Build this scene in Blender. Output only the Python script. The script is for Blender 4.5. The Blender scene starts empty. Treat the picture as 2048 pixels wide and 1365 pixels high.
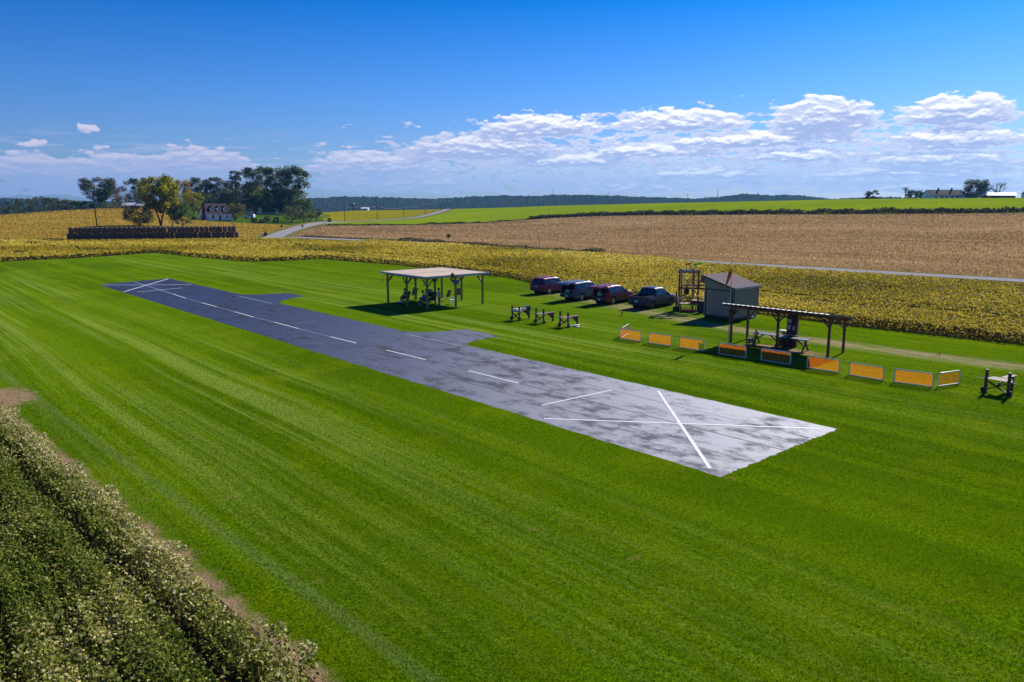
import bpy, bmesh, math, random
import numpy as np
from mathutils import Vector, Matrix
from mathutils.geometry import delaunay_2d_cdt
R = math.radians
random.seed(7)
rng = np.random.default_rng(11)
S = bpy.context.scene

# ------------------------------------------------------------------ camera
FPX, CAMH = 1540.0, 9.2
TH = math.atan((682.5 - 407) / FPX)
cam = bpy.data.objects.new('camera', bpy.data.cameras.new('camera'))
S.collection.objects.link(cam)
cam.location = (0, 0, CAMH)
cam.rotation_euler = (math.pi / 2 - TH, 0, 0)
cam.data.sensor_width = 36
cam.data.lens = 36 * FPX / 2048
cam.data.clip_end = 12000
S.camera = cam
S.view_settings.view_transform = 'Standard'
S.view_settings.look = 'None'
S.view_settings.exposure = 0.5
S.view_settings.gamma = 1
S.cycles.max_bounces = 6
S.cycles.volume_bounces = 0
S.cycles.transparent_max_bounces = 8
S.cycles.sample_clamp_indirect = 4
HAZE_D = .00009
SUN_AZ, SUN_EL = R(39.5), R(34)

# ------------------------------------------------------------------ node helper
class NT:
    def __init__(s, tree):
        s.t = tree
    def new(s, k, **kw):
        n = s.t.nodes.new(k)
        for a, b in kw.items():
            setattr(n, a, b)
        return n
    def put(s, sock, v):
        if isinstance(v, bpy.types.NodeSocket):
            s.t.links.new(v, sock)
        elif v is not None:
            if isinstance(v, (tuple, list)) and len(v) == 3 and sock.type == 'RGBA':
                v = (*v, 1)
            sock.default_value = v
    def m(s, op, a, b=None, c=None, clamp=False):
        n = s.new('ShaderNodeMath', operation=op, use_clamp=clamp)
        for i, v in enumerate((a, b, c)):
            if v is not None:
                s.put(n.inputs[i], v)
        return n.outputs[0]
    def add(s, a, b): return s.m('ADD', a, b)
    def sub(s, a, b): return s.m('SUBTRACT', a, b)
    def mul(s, a, b): return s.m('MULTIPLY', a, b)
    def sstep(s, x, a, b, lo=0.0, hi=1.0):
        n = s.new('ShaderNodeMapRange', interpolation_type='SMOOTHSTEP')
        s.put(n.inputs[0], x)
        for i, v in enumerate((a, b, lo, hi)):
            s.put(n.inputs[i + 1], v)
        return n.outputs[0]
    def vec(s, x, y, z=0.0):
        n = s.new('ShaderNodeCombineXYZ')
        for i, v in enumerate((x, y, z)):
            s.put(n.inputs[i], v)
        return n.outputs[0]
    def sep(s, v):
        n = s.new('ShaderNodeSeparateXYZ')
        s.put(n.inputs[0], v)
        return n.outputs
    def noise(s, v, scale=1.0, detail=3.0, rough=0.5, out=0):
        n = s.new('ShaderNodeTexNoise')
        s.put(n.inputs['Vector'], v)
        n.inputs['Scale'].default_value = scale
        n.inputs['Detail'].default_value = detail
        n.inputs['Roughness'].default_value = rough
        return n.outputs[out]
    def voro(s, v, scale=1.0, out=0):
        n = s.new('ShaderNodeTexVoronoi')
        s.put(n.inputs['Vector'], v)
        n.inputs['Scale'].default_value = scale
        return n.outputs[out]
    def mix(s, f, a, b, mode='MIX'):
        n = s.new('ShaderNodeMix', data_type='RGBA', blend_type=mode)
        s.put(n.inputs[0], f)
        s.put(n.inputs[6], a)
        s.put(n.inputs[7], b)
        return n.outputs[2]
    def ramp(s, f, stops):
        n = s.new('ShaderNodeValToRGB')
        s.put(n.inputs[0], f)
        el = n.color_ramp.elements
        while len(el) < len(stops):
            el.new(0.5)
        for e, (p, c) in zip(el, stops):
            e.position = p
            e.color = (*c, 1)
        return n.outputs[0]
    def pos(s):
        return s.new('ShaderNodeNewGeometry').outputs['Position']
    def bump(s, h, strength=0.5, dist=0.05):
        n = s.new('ShaderNodeBump')
        n.inputs['Strength'].default_value = strength
        n.inputs['Distance'].default_value = dist
        s.put(n.inputs['Height'], h)
        return n.outputs[0]

def pix_azel(u, v):
    x, y = (u - 1024) / FPX, -(v - 682.5) / FPX
    d = Vector((x, math.cos(TH) + y * math.sin(TH), -math.sin(TH) + y * math.cos(TH))).normalized()
    return math.degrees(math.atan2(d.x, d.y)), math.degrees(math.asin(d.z))

# ------------------------------------------------------------------ world: daylight sky with cumulus
W = bpy.data.worlds.new('World')
S.world = W
W.use_nodes = True
k = NT(W.node_tree)
bg = W.node_tree.nodes['Background']
sky = k.new('ShaderNodeTexSky', sky_type='NISHITA', sun_disc=False, sun_elevation=SUN_EL, sun_rotation=SUN_AZ,
            air_density=1.0, dust_density=0.6, ozone_density=2.0)
dirv = k.new('ShaderNodeTexCoord').outputs['Generated']
dx, dy, dz = k.sep(dirv)
AZ = k.mul(k.m('ARCTAN2', dx, dy), 57.29578)
EL = k.mul(k.m('ARCSINE', dz), 57.29578)
# blue of the sky by elevation (grading of the Nishita colour)
tint = k.ramp(k.mul(EL, 1 / 40.0), [(0.0, (.52, .68, 1.0)), (.095, (.37, .57, 1.04)), (.19, (.21, .51, 1.07)), (.34, (.004, .372, .98)), (1.0, (.006, .25, .85))])
skyc = k.mix(1.0, sky.outputs[0], tint, 'MULTIPLY')
CL = [(640, 2160, 268, 386, .24), (-80, 560, 330, 390, .5),  # u0, u1, v_top, v_base, weight
    (955, 1212, 226, 276, 1.0), (1218, 1500, 214, 266, 1.0), (1530, 1760, 194, 272, 1.0), (1775, 2046, 190, 252, 1.0),
    (800, 1150, 266, 322, 1.0), (1130, 1480, 282, 318, .95), (1290, 1760, 256, 296, .95), (1740, 2080, 250, 300, .95),
    (600, 900, 302, 354, 1.0), (980, 1300, 298, 336, 1.0), (1480, 1720, 290, 326, 1.0), (1680, 2080, 292, 336, 1.0),
    (1260, 1560, 328, 360, .95), (1500, 2080, 326, 356, .9), (600, 1000, 346, 384, .75), (1040, 1500, 358, 386, .7), (1560, 2100, 354, 386, .7),
    (-40, 150, 300, 366, 1.0), (120, 340, 300, 366, 1.0), (290, 514, 292, 354, 1.05), (158, 198, 246, 266, .5), (40, 95, 280, 296, .42), (-60, 520, 352, 392, .36),
    (2050, 2500, 230, 330, .9), (-600, -60, 280, 360, .8)]
def clouds(AZ, EL):
    c = None
    for (u0, u1, vt, vb, w) in CL:
        a0, e0 = pix_azel((u0 + u1) / 2, vb - (vb - vt) * .22)
        a1, _ = pix_azel(u1, vb)
        _, e1 = pix_azel((u0 + u1) / 2, vt)
        _, eb = pix_azel((u0 + u1) / 2, vb)
        X = k.mul(k.sub(AZ, a0), 1 / abs(a1 - a0))
        Y = k.sub(EL, e0)
        Yn = k.m('MAXIMUM', k.mul(Y, 1 / (e1 - e0)), k.mul(Y, -1 / (e0 - eb)))
        r2 = k.m('MULTIPLY_ADD', X, X, k.mul(Yn, Yn))
        f = k.m('MULTIPLY_ADD', r2, -w, w)
        c = f if c is None else k.m('MAXIMUM', c, f)
    return c
wv = k.vec(k.mul(AZ, .8), k.mul(EL, 1.5), 3.1)
wn = k.new('ShaderNodeTexNoise')
k.put(wn.inputs['Vector'], wv)
wn.inputs['Scale'].default_value = 1.0
wn.inputs['Detail'].default_value = 5
wn.inputs['Roughness'].default_value = .62
n1 = wn.outputs[0]
wc = k.sep(wn.outputs[1])
AZw = k.m('MULTIPLY_ADD', k.sub(wc[0], .5), 2.2, AZ)
ELw = k.m('MULTIPLY_ADD', k.sub(wc[1], .5), .9, EL)
bil = k.noise(k.vec(k.mul(AZ, .85), k.mul(EL, 2.5), .7), 1.0, 8, .60)
ebil = k.noise(k.vec(k.mul(AZ, .85), k.mul(k.add(EL, .18), 2.5), .7), 1.0, 6, .60)
c0 = clouds(AZw, ELw)
c1 = clouds(AZw, k.add(ELw, .42))
D = k.m('MULTIPLY_ADD', k.sub(bil, .425), 2.4, c0)
alpha = k.sstep(D, .06, .32)
lit = k.add(k.mul(k.sub(c0, c1), 1.0), k.mul(k.sub(bil, ebil), 1.9))
shade = k.sstep(lit, .0, .72)
edge = k.sstep(D, .2, .9, 1.0, 0.0)
shade = k.m('MAXIMUM', shade, k.mul(edge, .42))
warm = k.sstep(EL, 1.0, 6.0)
side = k.sstep(AZ, -25.0, 12.0)
topc = k.mix(side, (6.6, 6.2, 7.6), (11.5, 11.3, 11.4))
botc = k.mix(side, (3.6, 4.1, 6.5), (3.9, 4.7, 7.4))
cc = k.mix(shade, botc, topc)
hz = k.mix(k.sstep(EL, .5, 4.6), k.mix(.45, (4.0, 5.0, 7.6), cc), cc)
alpha = k.mul(alpha, k.sstep(EL, .3, 4.6, .66, .97))
# thin streaks close to the horizon
st = k.noise(k.vec(k.mul(AZ, .22), k.mul(EL, 2.6), 9.0), 1.0, 5, .6)
sa = k.mul(k.sstep(st, .47, .66), k.mul(k.sstep(EL, .2, 1.2), k.sstep(EL, 3.2, 5.2, 1.0, 0.0)))
skyc = k.mix(k.mul(sa, .5), skyc, (4.6, 5.1, 7.0))
fin = k.mix(alpha, skyc, hz)
k.put(bg.inputs[0], fin)
bg.inputs[1].default_value = 0.078

# ------------------------------------------------------------------ sun
sl = bpy.data.lights.new('sun', 'SUN')
sl.energy = 5.0
sl.angle = R(.53)
sl.color = (1, .93, .82)
so = bpy.data.objects.new('sun', sl)
S.collection.objects.link(so)
sd = Vector((math.sin(SUN_AZ) * math.cos(SUN_EL), math.cos(SUN_AZ) * math.cos(SUN_EL), math.sin(SUN_EL)))
so.rotation_euler = (-sd).to_track_quat('-Z', 'Y').to_euler()
so.location = (60, 80, 90)

# ------------------------------------------------------------------ helpers
class MB:
    def __init__(s):
        s.v, s.f = [], []
    def addv(s, vs, fs):
        o = len(s.v)
        s.v += [tuple(map(float, p)) for p in vs]
        s.f += [tuple(i + o for i in q) for q in fs]
        return s
    def box(s, c, d, rz=0.0, ry=0.0):
        M = Matrix.Rotation(rz, 3, 'Z') @ Matrix.Rotation(ry, 3, 'Y')
        vs = [Vector(c) + M @ Vector((d[0] / 2 * i, d[1] / 2 * j, d[2] / 2 * l)) for l in (-1, 1) for j in (-1, 1) for i in (-1, 1)]
        return s.addv(vs, [(0, 2, 3, 1), (4, 5, 7, 6), (0, 1, 5, 4), (2, 6, 7, 3), (0, 4, 6, 2), (1, 3, 7, 5)])
    def bar(s, a, b, w, h, up=(0, 0, 1)):
        a, b = Vector(a), Vector(b)
        d = (b - a).normalized()
        x = d.cross(Vector(up))
        if x.length < 1e-3:
            x = d.cross(Vector((1, 0, 0)))
        x.normalize()
        y = x.cross(d).normalized()
        vs = [p + x * (w / 2 * i) + y * (h / 2 * j) for p in (a, b) for (i, j) in ((-1, -1), (1, -1), (1, 1), (-1, 1))]
        return s.addv(vs, [(0, 1, 2, 3), (7, 6, 5, 4), (0, 4, 5, 1), (1, 5, 6, 2), (2, 6, 7, 3), (3, 7, 4, 0)])
    def tube(s, pts, r, n=8, cap=True):
        pts = [Vector(p) for p in pts]
        rs = r if isinstance(r, (list, tuple)) else [r] * len(pts)
        vs, fs = [], []
        for i, p in enumerate(pts):
            d = (pts[min(i + 1, len(pts) - 1)] - pts[max(i - 1, 0)]).normalized()
            x = d.cross(Vector((0, 0, 1)))
            if x.length < .05:
                x = d.cross(Vector((0, 1, 0)))
            x.normalize()
            y = d.cross(x)
            for j in range(n):
                a = 2 * math.pi * j / n
                vs.append(p + (x * math.cos(a) + y * math.sin(a)) * rs[i])
        for i in range(len(pts) - 1):
            for j in range(n):
                q = (j + 1) % n
                fs.append((i * n + j, i * n + q, (i + 1) * n + q, (i + 1) * n + j))
        if cap:
            fs.append(tuple(range(n))[::-1])
            fs.append(tuple(range((len(pts) - 1) * n, len(pts) * n)))
        return s.addv(vs, fs)
    def lathe(s, prof, c=(0, 0, 0), axis='Z', n=16, cap=True):
        vs, fs = [], []
        for (r, z) in prof:
            for j in range(n):
                a = 2 * math.pi * j / n
                p = (r * math.cos(a), r * math.sin(a), z)
                if axis == 'Y':
                    p = (p[0], p[2], p[1])
                elif axis == 'X':
                    p = (p[2], p[0], p[1])
                vs.append(Vector(c) + Vector(p))
        for i in range(len(prof) - 1):
            for j in range(n):
                q = (j + 1) % n
                fs.append((i * n + j, i * n + q, (i + 1) * n + q, (i + 1) * n + j))
        if cap:
            fs.append(tuple(range(n))[::-1])
            fs.append(tuple(range((len(prof) - 1) * n, len(prof) * n)))
        return s.addv(vs, fs)
    def prism(s, poly, z0, z1, M=None):
        n = len(poly)
        vs = [Vector((p[0], p[1], z)) for z in (z0, z1) for p in poly]
        if M is not None:
            vs = [M @ v for v in vs]
        fs = [tuple(range(n))[::-1], tuple(range(n, 2 * n))] + [(i, (i + 1) % n, n + (i + 1) % n, n + i) for i in range(n)]
        return s.addv(vs, fs)
    def build(s, name, mat, parent=None, smooth=False, loc=None):
        me = bpy.data.meshes.new(name)
        me.from_pydata(s.v, [], s.f)
        me.materials.append(mat)
        bm = bmesh.new()
        bm.from_mesh(me)
        bmesh.ops.recalc_face_normals(bm, faces=bm.faces)
        bm.to_mesh(me)
        bm.free()
        if smooth:
            me.shade_smooth()
            me.set_sharp_from_angle(angle=R(42))
        o = bpy.data.objects.new(name, me)
        S.collection.objects.link(o)
        if parent:
            o.parent = parent
        if loc:
            o.location = loc
        return o

def fastmesh(name, V, F, mat, parent=None, tint=None):
    """numpy quads or triangles -> one mesh object"""
    me = bpy.data.meshes.new(name)
    nv, (nf, w) = len(V), F.shape
    me.vertices.add(nv)
    me.vertices.foreach_set('co', np.ascontiguousarray(V, dtype=np.float32).ravel())
    me.loops.add(nf * w)
    me.loops.foreach_set('vertex_index', np.ascontiguousarray(F, dtype=np.int32).ravel())
    me.polygons.add(nf)
    me.polygons.foreach_set('loop_start', np.arange(0, nf * w, w, dtype=np.int32))
    if tint is not None:
        at = me.attributes.new('tint', 'FLOAT', 'FACE')
        at.data.foreach_set('value', np.ascontiguousarray(tint, dtype=np.float32))
    me.update(calc_edges=True)
    me.validate()
    me.materials.append(mat)
    o = bpy.data.objects.new(name, me)
    S.collection.objects.link(o)
    if parent:
        o.parent = parent
    return o

def tag(o, label=None, cat=None, group=None, kind=None):
    if label: o['label'] = label
    if cat: o['category'] = cat
    if group: o['group'] = group
    if kind: o['kind'] = kind
    return o

def thing(name, label, cat, loc, rz=0.0, group=None):
    o = bpy.data.objects.new(name, None)
    S.collection.objects.link(o)
    o.location = loc
    o.rotation_euler = (0, 0, rz)
    o.empty_display_size = .2
    return tag(o, label, cat, group)

def copy_tree(o, parent=None):
    kids = list(o.children)
    c = o.copy()
    S.collection.objects.link(c)
    if parent:
        c.parent = parent
    for ch in kids:
        copy_tree(ch, c)
    return c

MATS = {}
def mat(name, col, rough=.6, var=.25, scale=6.0, metal=0.0, spec=.4, bump=0.0, trans=0.0, alpha=1.0, coat=0.0, stretch=(1, 1, 1), bscale=None):
    if name in MATS:
        return MATS[name]
    m = bpy.data.materials.new(name)
    m.use_nodes = True
    q = NT(m.node_tree)
    p = m.node_tree.nodes['Principled BSDF']
    tc = q.new('ShaderNodeTexCoord').outputs['Object']
    mp = q.new('ShaderNodeMapping')
    mp.inputs['Scale'].default_value = stretch
    q.put(mp.inputs[0], tc)
    n = q.noise(mp.outputs[0], scale, 5, .6)
    lo = tuple(c * (1 - var) for c in col)
    hi = tuple(min(1, c * (1 + var)) for c in col)
    q.put(p.inputs['Base Color'], q.ramp(n, [(.3, lo), (.7, hi)]))
    p.inputs['Roughness'].default_value = rough
    p.inputs['Metallic'].default_value = metal
    p.inputs['Specular IOR Level'].default_value = spec
    p.inputs['Coat Weight'].default_value = coat
    p.inputs['Coat Roughness'].default_value = .06
    if bump:
        q.put(p.inputs['Normal'], q.bump(q.noise(mp.outputs[0], bscale or scale * 3, 4), bump, .02))
    if alpha < 1:
        p.inputs['Alpha'].default_value = alpha
    if trans:
        t = q.new('ShaderNodeBsdfTranslucent')
        q.put(t.inputs[0], q.ramp(n, [(.3, lo), (.7, hi)]))
        mx = q.new('ShaderNodeMixShader')
        mx.inputs[0].default_value = trans
        q.put(mx.inputs[1], p.outputs[0])
        q.put(mx.inputs[2], t.outputs[0])
        q.put(m.node_tree.nodes['Material Output'].inputs[0], mx.outputs[0])
    MATS[name] = m
    return m

def leafmat(name, stops, trans=.35, rough=.65, spec=.25):
    """foliage: every leaf face carries its own tint value"""
    m = bpy.data.materials.new(name)
    m.use_nodes = True
    q = NT(m.node_tree)
    p = m.node_tree.nodes['Principled BSDF']
    a = q.new('ShaderNodeAttribute', attribute_name='tint')
    c = q.ramp(a.outputs['Fac'], stops)
    q.put(p.inputs['Base Color'], c)
    p.inputs['Roughness'].default_value = rough
    p.inputs['Specular IOR Level'].default_value = spec
    t = q.new('ShaderNodeBsdfTranslucent')
    q.put(t.inputs[0], c)
    mx = q.new('ShaderNodeMixShader')
    mx.inputs[0].default_value = trans
    q.put(mx.inputs[1], p.outputs[0])
    q.put(mx.inputs[2], t.outputs[0])
    q.put(m.node_tree.nodes['Material Output'].inputs[0], mx.outputs[0])
    MATS[name] = m
    return m

def gmat(name, fn):
    """ground material: fn(NT, x, y, s, t) -> colour, roughness, bump height, bump distance ; s,t = along / across the runway"""
    m = bpy.data.materials.new(name)
    m.use_nodes = True
    q = NT(m.node_tree)
    p = m.node_tree.nodes['Principled BSDF']
    P = q.pos()
    x, y, z = q.sep(P)
    xr, yr = q.sub(x, AX), q.sub(y, AY)
    s = q.add(q.mul(xr, DV[0]), q.mul(yr, DV[1]))
    t = q.add(q.mul(xr, EV[0]), q.mul(yr, EV[1]))
    fn(q, p, P, s, t)
    MATS[name] = m
    return m

# ------------------------------------------------------------------ the lie of the land
AX, AY = 7.11, 25.08                       # runway corner
RZ = R(40.86)
EV = (math.cos(RZ), math.sin(RZ))          # across the runway, away from the lawn
DV = (-math.sin(RZ), math.cos(RZ))         # along the runway
def ST(s, t):
    return (AX + DV[0] * s + EV[0] * t, AY + DV[1] * s + EV[1] * t)
UC = [-900, 0, 100, 200, 300, 420, 560, 640, 700, 800, 900, 1000, 1100, 1300, 1500, 1700, 1850, 2048, 2900]
VC = [440, 430, 423, 417.5, 416.5, 424, 428, 424, 421, 420, 418, 415.5, 412, 407, 403, 399, 397.3, 396.5, 396]
DC = [380, 380, 390, 400, 410, 430, 450, 520, 600, 620, 620, 600, 580, 520, 490, 480, 475, 475, 475]
D0 = [215, 215, 215, 215, 215, 220, 270, 330, 390, 400, 390, 350, 280, 210, 160, 140, 135, 130, 130]
def hgt(x, y):
    x, y = np.asarray(x, float), np.asarray(y, float)
    az = np.clip(np.arctan2(x, y), -.88, .88)
    d = np.hypot(x, y)
    u = 1024 + 1564 * np.tan(az)
    vc, dc, d0 = (np.interp(u, UC, a) for a in (VC, DC, D0))
    hc = CAMH - dc * np.cos(az) * (vc - 407) / 1540
    q = np.clip((d - d0) / (dc - d0), 0, 1)
    up = hc * q * q * (3 - 2 * q)
    return np.where(d > dc, np.maximum(hc - .035 * (d - dc), -14), up)
def pray(u, v):
    x, y = (u - 1024) / FPX, -(v - 682.5) / FPX
    return np.array([x, math.cos(TH) + y * math.sin(TH), -math.sin(TH) + y * math.cos(TH)])
def G(u, v, z=0.0):
    d = pray(u, v)
    t = (z - CAMH) / d[2]
    return Vector((d[0] * t, d[1] * t, z))
def T(u, v):
    """the spot of land seen in direction (u, v)"""
    d = pray(u, v)
    t = np.arange(12, 900, .5)
    zz = CAMH + d[2] * t
    b = np.nonzero(zz <= hgt(d[0] * t, d[1] * t))[0]
    i = b[0] if len(b) else len(t) - 1
    return Vector((d[0] * t[i], d[1] * t[i], float(hgt(d[0] * t[i], d[1] * t[i]))))
def at(u, dist):
    """point on the land in the direction of column u at a given distance"""
    d = pray(u, 407)
    n = math.hypot(d[0], d[1])
    x, y = d[0] / n * dist, d[1] / n * dist
    return Vector((x, y, float(hgt(x, y))))

def inside(P, poly):
    x, y = P[:, 0], P[:, 1]
    r = np.zeros(len(P), bool)
    n = len(poly)
    for i in range(n):
        (x0, y0), (x1, y1) = poly[i], poly[(i + 1) % n]
        c = ((y0 > y) != (y1 > y)) & (x < (x1 - x0) * (y - y0) / (y1 - y0 + 1e-12) + x0)
        r ^= c
    return r
def dens(poly, step):
    out = []
    for i in range(len(poly)):
        a, b = np.array(poly[i][:2], float), np.array(poly[(i + 1) % len(poly)][:2], float)
        n = max(1, int(np.linalg.norm(b - a) / step))
        out += [tuple(a + (b - a) * j / n) for j in range(n)]
    return out
def sheet(name, poly, step, off, m, kind='structure', parent=None):
    b = dens(poly, step)
    A = np.array(b)
    gx, gy = np.meshgrid(np.arange(A[:, 0].min(), A[:, 0].max(), step), np.arange(A[:, 1].min(), A[:, 1].max(), step))
    P = np.stack([gx.ravel(), gy.ravel()], 1)
    P = P + rng.uniform(-.2, .2, P.shape) * step
    P = P[inside(P, b)]
    vs = [Vector(p) for p in b] + [Vector(p) for p in P]
    n = len(b)
    ov, oe, of, *_ = delaunay_2d_cdt(vs, [(i, (i + 1) % n) for i in range(n)], [], 1, 1e-4)
    X = np.array([tuple(p) for p in ov])
    Z = hgt(X[:, 0], X[:, 1]) + off
    F = np.array([f[:3] for f in of])
    a, bb, c = X[F[:, 0]], X[F[:, 1]], X[F[:, 2]]
    cr = (bb[:, 0] - a[:, 0]) * (c[:, 1] - a[:, 1]) - (bb[:, 1] - a[:, 1]) * (c[:, 0] - a[:, 0])
    F[cr < 0] = F[cr < 0][:, ::-1]
    o = fastmesh(name, np.column_stack([X, Z]), F, m, parent)
    o.data.shade_smooth()
    if kind and parent is None:
        o['kind'] = kind
    return o
def ribbon(pts, w):
    P = np.array([p[:2] for p in pts], float)
    d = np.gradient(P, axis=0)
    d /= np.linalg.norm(d, axis=1)[:, None]
    n = np.column_stack([-d[:, 1], d[:, 0]])
    ww = np.asarray(w if hasattr(w, '__len__') else [w] * len(P))[:, None] / 2
    return [tuple(p) for p in np.vstack([P + n * ww, (P - n * ww)[::-1]])]
# ------------------------------------------------------------------ ground materials
def m_lawn(q, p, P, s, t, blade=False):
    # slight wander of the mower's line
    wob = q.mul(q.sub(q.noise(P, .03, 2), .5), 1.3)
    tt = q.add(t, wob)
    fine = q.noise(P, 9.0, 6, .75)
    grit = q.noise(P, 34.0, 3, .7)
    mid = q.noise(P, .55, 4, .6)
    big = q.noise(P, .05, 3, .5)
    strp = q.noise(q.vec(q.mul(s, .010), q.mul(tt, .42), 0), 1.0, 4, .65)
    thin = q.noise(q.vec(q.mul(s, .014), q.mul(tt, 1.5), 5), 1.0, 4, .7)
    base = q.mix(q.sstep(q.add(q.mul(fine, .55), q.mul(grit, .45)),   .44, .57), (.042, .088, .0004), (.152, .276, .0016))
    base = q.mix(q.sstep(mid, .38, .68), base, q.mix(.5, base, (.122, .180, .0015)))
    base = q.mix(q.mul(q.sstep(strp, .40, .56), .62), base, (.046, .106, .001), 'MIX')
    cl_ = q.sstep(q.noise(P, 1.7, 4, .65), .56, .68)
    base = q.mix(q.mul(cl_, .45), base, (.034, .082, .001))
    yl_ = q.sstep(q.noise(q.vec(s, t, 40.0), .22, 5, .65), .52, .68)
    base = q.mix(q.mul(yl_, .40), base, (.175, .225, .003))
    base = q.mix(q.mul(q.sstep(big, .42, .62), .35), base, (.132, .228, .0015))
    # clippings left in pale lines, strongest left of the runway and at its far end
    where = q.m('MAXIMUM', q.mul(q.sstep(t, -1.5, -5.0), q.sstep(t, -17.5, -13.0)), q.mul(q.sstep(t, 9.0, 12.0), q.sstep(t, 30.0, 16.0)))
    where = q.mul(where, q.sstep(q.noise(q.vec(q.mul(s, .02), q.mul(t, .16), 2), 1.0, 3), .36, .56))
    where = q.mul(where, q.sstep(s, -6.0, 22.0, .35, 1.0))
    pale = q.mul(q.mul(q.sstep(thin, .44, .60), q.sstep(fine, .30, .62)), where)
    base = q.mix(q.mul(pale, .85), base, (.225, .315, .045))
    # a fresh pale wheel line along the bean field
    tk = q.m('MULTIPLY_ADD', s, .05, q.sub(t, .78))
    ln = q.sstep(q.m('ABSOLUTE', q.add(q.add(tk, 15.0), q.mul(wob, .25))), .34, .05)
    base = q.mix(q.mul(q.mul(ln, q.sstep(fine, .3, .6)), .5), base, (.15, .21, .06))
    # worn track between the pits and the parked cars
    ctr = q.m('MULTIPLY_ADD', q.m('MAXIMUM', q.sub(s, 18.0), 0.0), .24, 27.6)
    ctr = q.add(ctr, q.mul(q.m('MAXIMUM', q.sub(6.0, s), 0.0), .08))
    off = q.add(q.sub(t, ctr), q.mul(wob, .35))
    tr = q.mul(q.sstep(q.m('ABSOLUTE', off), 1.9, .3), q.sstep(s, 50.0, 34.0))
    wn = q.noise(q.vec(q.mul(s, .35), q.mul(t, 1.6), 1), 1.0, 5, .7)
    base = q.mix(q.mul(tr, q.sstep(wn, .34, .58)), base, q.mix(grit, (.19, .18, .075), (.40, .33, .19)))
    rut = q.mul(q.sstep(q.m('ABSOLUTE', q.sub(off, .3)), .7, .1), q.sstep(wn, .44, .60))
    base = q.mix(q.mul(q.mul(rut, tr), .8), base, (.34, .245, .155))
    # dry grass where the cars stand
    dry = q.mul(q.mul(q.sstep(t, 27.0, 30.0), q.sstep(t, 39.0, 35.0)), q.mul(q.sstep(s, 18.0, 24.0), q.sstep(s, 48.0, 42.0)))
    base = q.mix(q.mul(q.mul(dry, q.sstep(q.noise(P, .9, 5, .7), .40, .66)), .6), base, (.19, .19, .06))
    def spot(u, v, rx, ry, a=0.0):
        x, y, z = q.sep(P)
        X, Y = q.sub(x, u), q.sub(y, v)
        ca, sa = math.cos(a), math.sin(a)
        A = q.add(q.mul(X, ca / rx), q.mul(Y, sa / rx))
        B = q.add(q.mul(X, -sa / ry), q.mul(Y, ca / ry))
        r = q.m('SQRT', q.add(q.mul(A, A), q.mul(B, B)))
        r = q.add(r, q.mul(q.sub(q.noise(P, 1.3, 5, .7), .5), 1.3))
        return q.sstep(r, 1.05, .7)
    soil = q.mix(q.noise(P, 5.0, 5, .7), (.20, .125, .07), (.42, .29, .19))
    for a in ((17.3, 48.4, 2.9, .95, -.83), (-24.6, 36.0, 2.6, 1.5, -.8)):
        base = q.mix(q.mul(spot(*a), .9), base, soil)
    sm = q.sstep(q.noise(P, .75, 3, .5),  .67, .75)
    base = q.mix(q.mul(sm, .55), base, (.26, .21, .05))
    # the ragged bare rim along the beans
    rag = q.add(tk, q.mul(q.sub(q.noise(P, 1.1, 5, .7), .5), 1.5))
    base = q.mix(q.mul(q.sstep(rag, -16.1, -16.65), q.sstep(s, 34.0, 28.0)), base, soil)
    if blade:
        a_ = q.new('ShaderNodeAttribute', attribute_name='tint').outputs['Fac']
        base = q.mix(1.0, base, q.ramp(a_, [(0, (.55, .55, .5)), (.5, (1.25, 1.25, 1.0)), (.9, (2.1, 2.0, 1.4)), (1, (2.9, 2.7, 1.8))]), 'MULTIPLY')
    q.put(p.inputs['Base Color'], base)
    p.inputs['Roughness'].default_value = .9
    p.inputs['Specular IOR Level'].default_value = 0
    q.put(p.inputs['Normal'], q.bump(q.add(fine, q.mul(grit, .5)), .9, .05))
M_LAWN = gmat('lawn_grass', m_lawn)
def m_blade(q, p, P, s, t):
    m_lawn(q, p, P, s, t, True)
    p.inputs['Normal'].links and q.t.links.remove(p.inputs['Normal'].links[0])
    tl = q.new('ShaderNodeBsdfTranslucent')
    q.put(tl.inputs[0], p.inputs['Base Color'].links[0].from_socket)
    mx = q.new('ShaderNodeMixShader'); mx.inputs[0].default_value = .35
    q.put(mx.inputs[1], p.outputs[0]); q.put(mx.inputs[2], tl.outputs[0])
    q.put(q.t.nodes['Material Output'].inputs[0], mx.outputs[0])
M_BLADE = gmat('grass_blade', m_blade)

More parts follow.
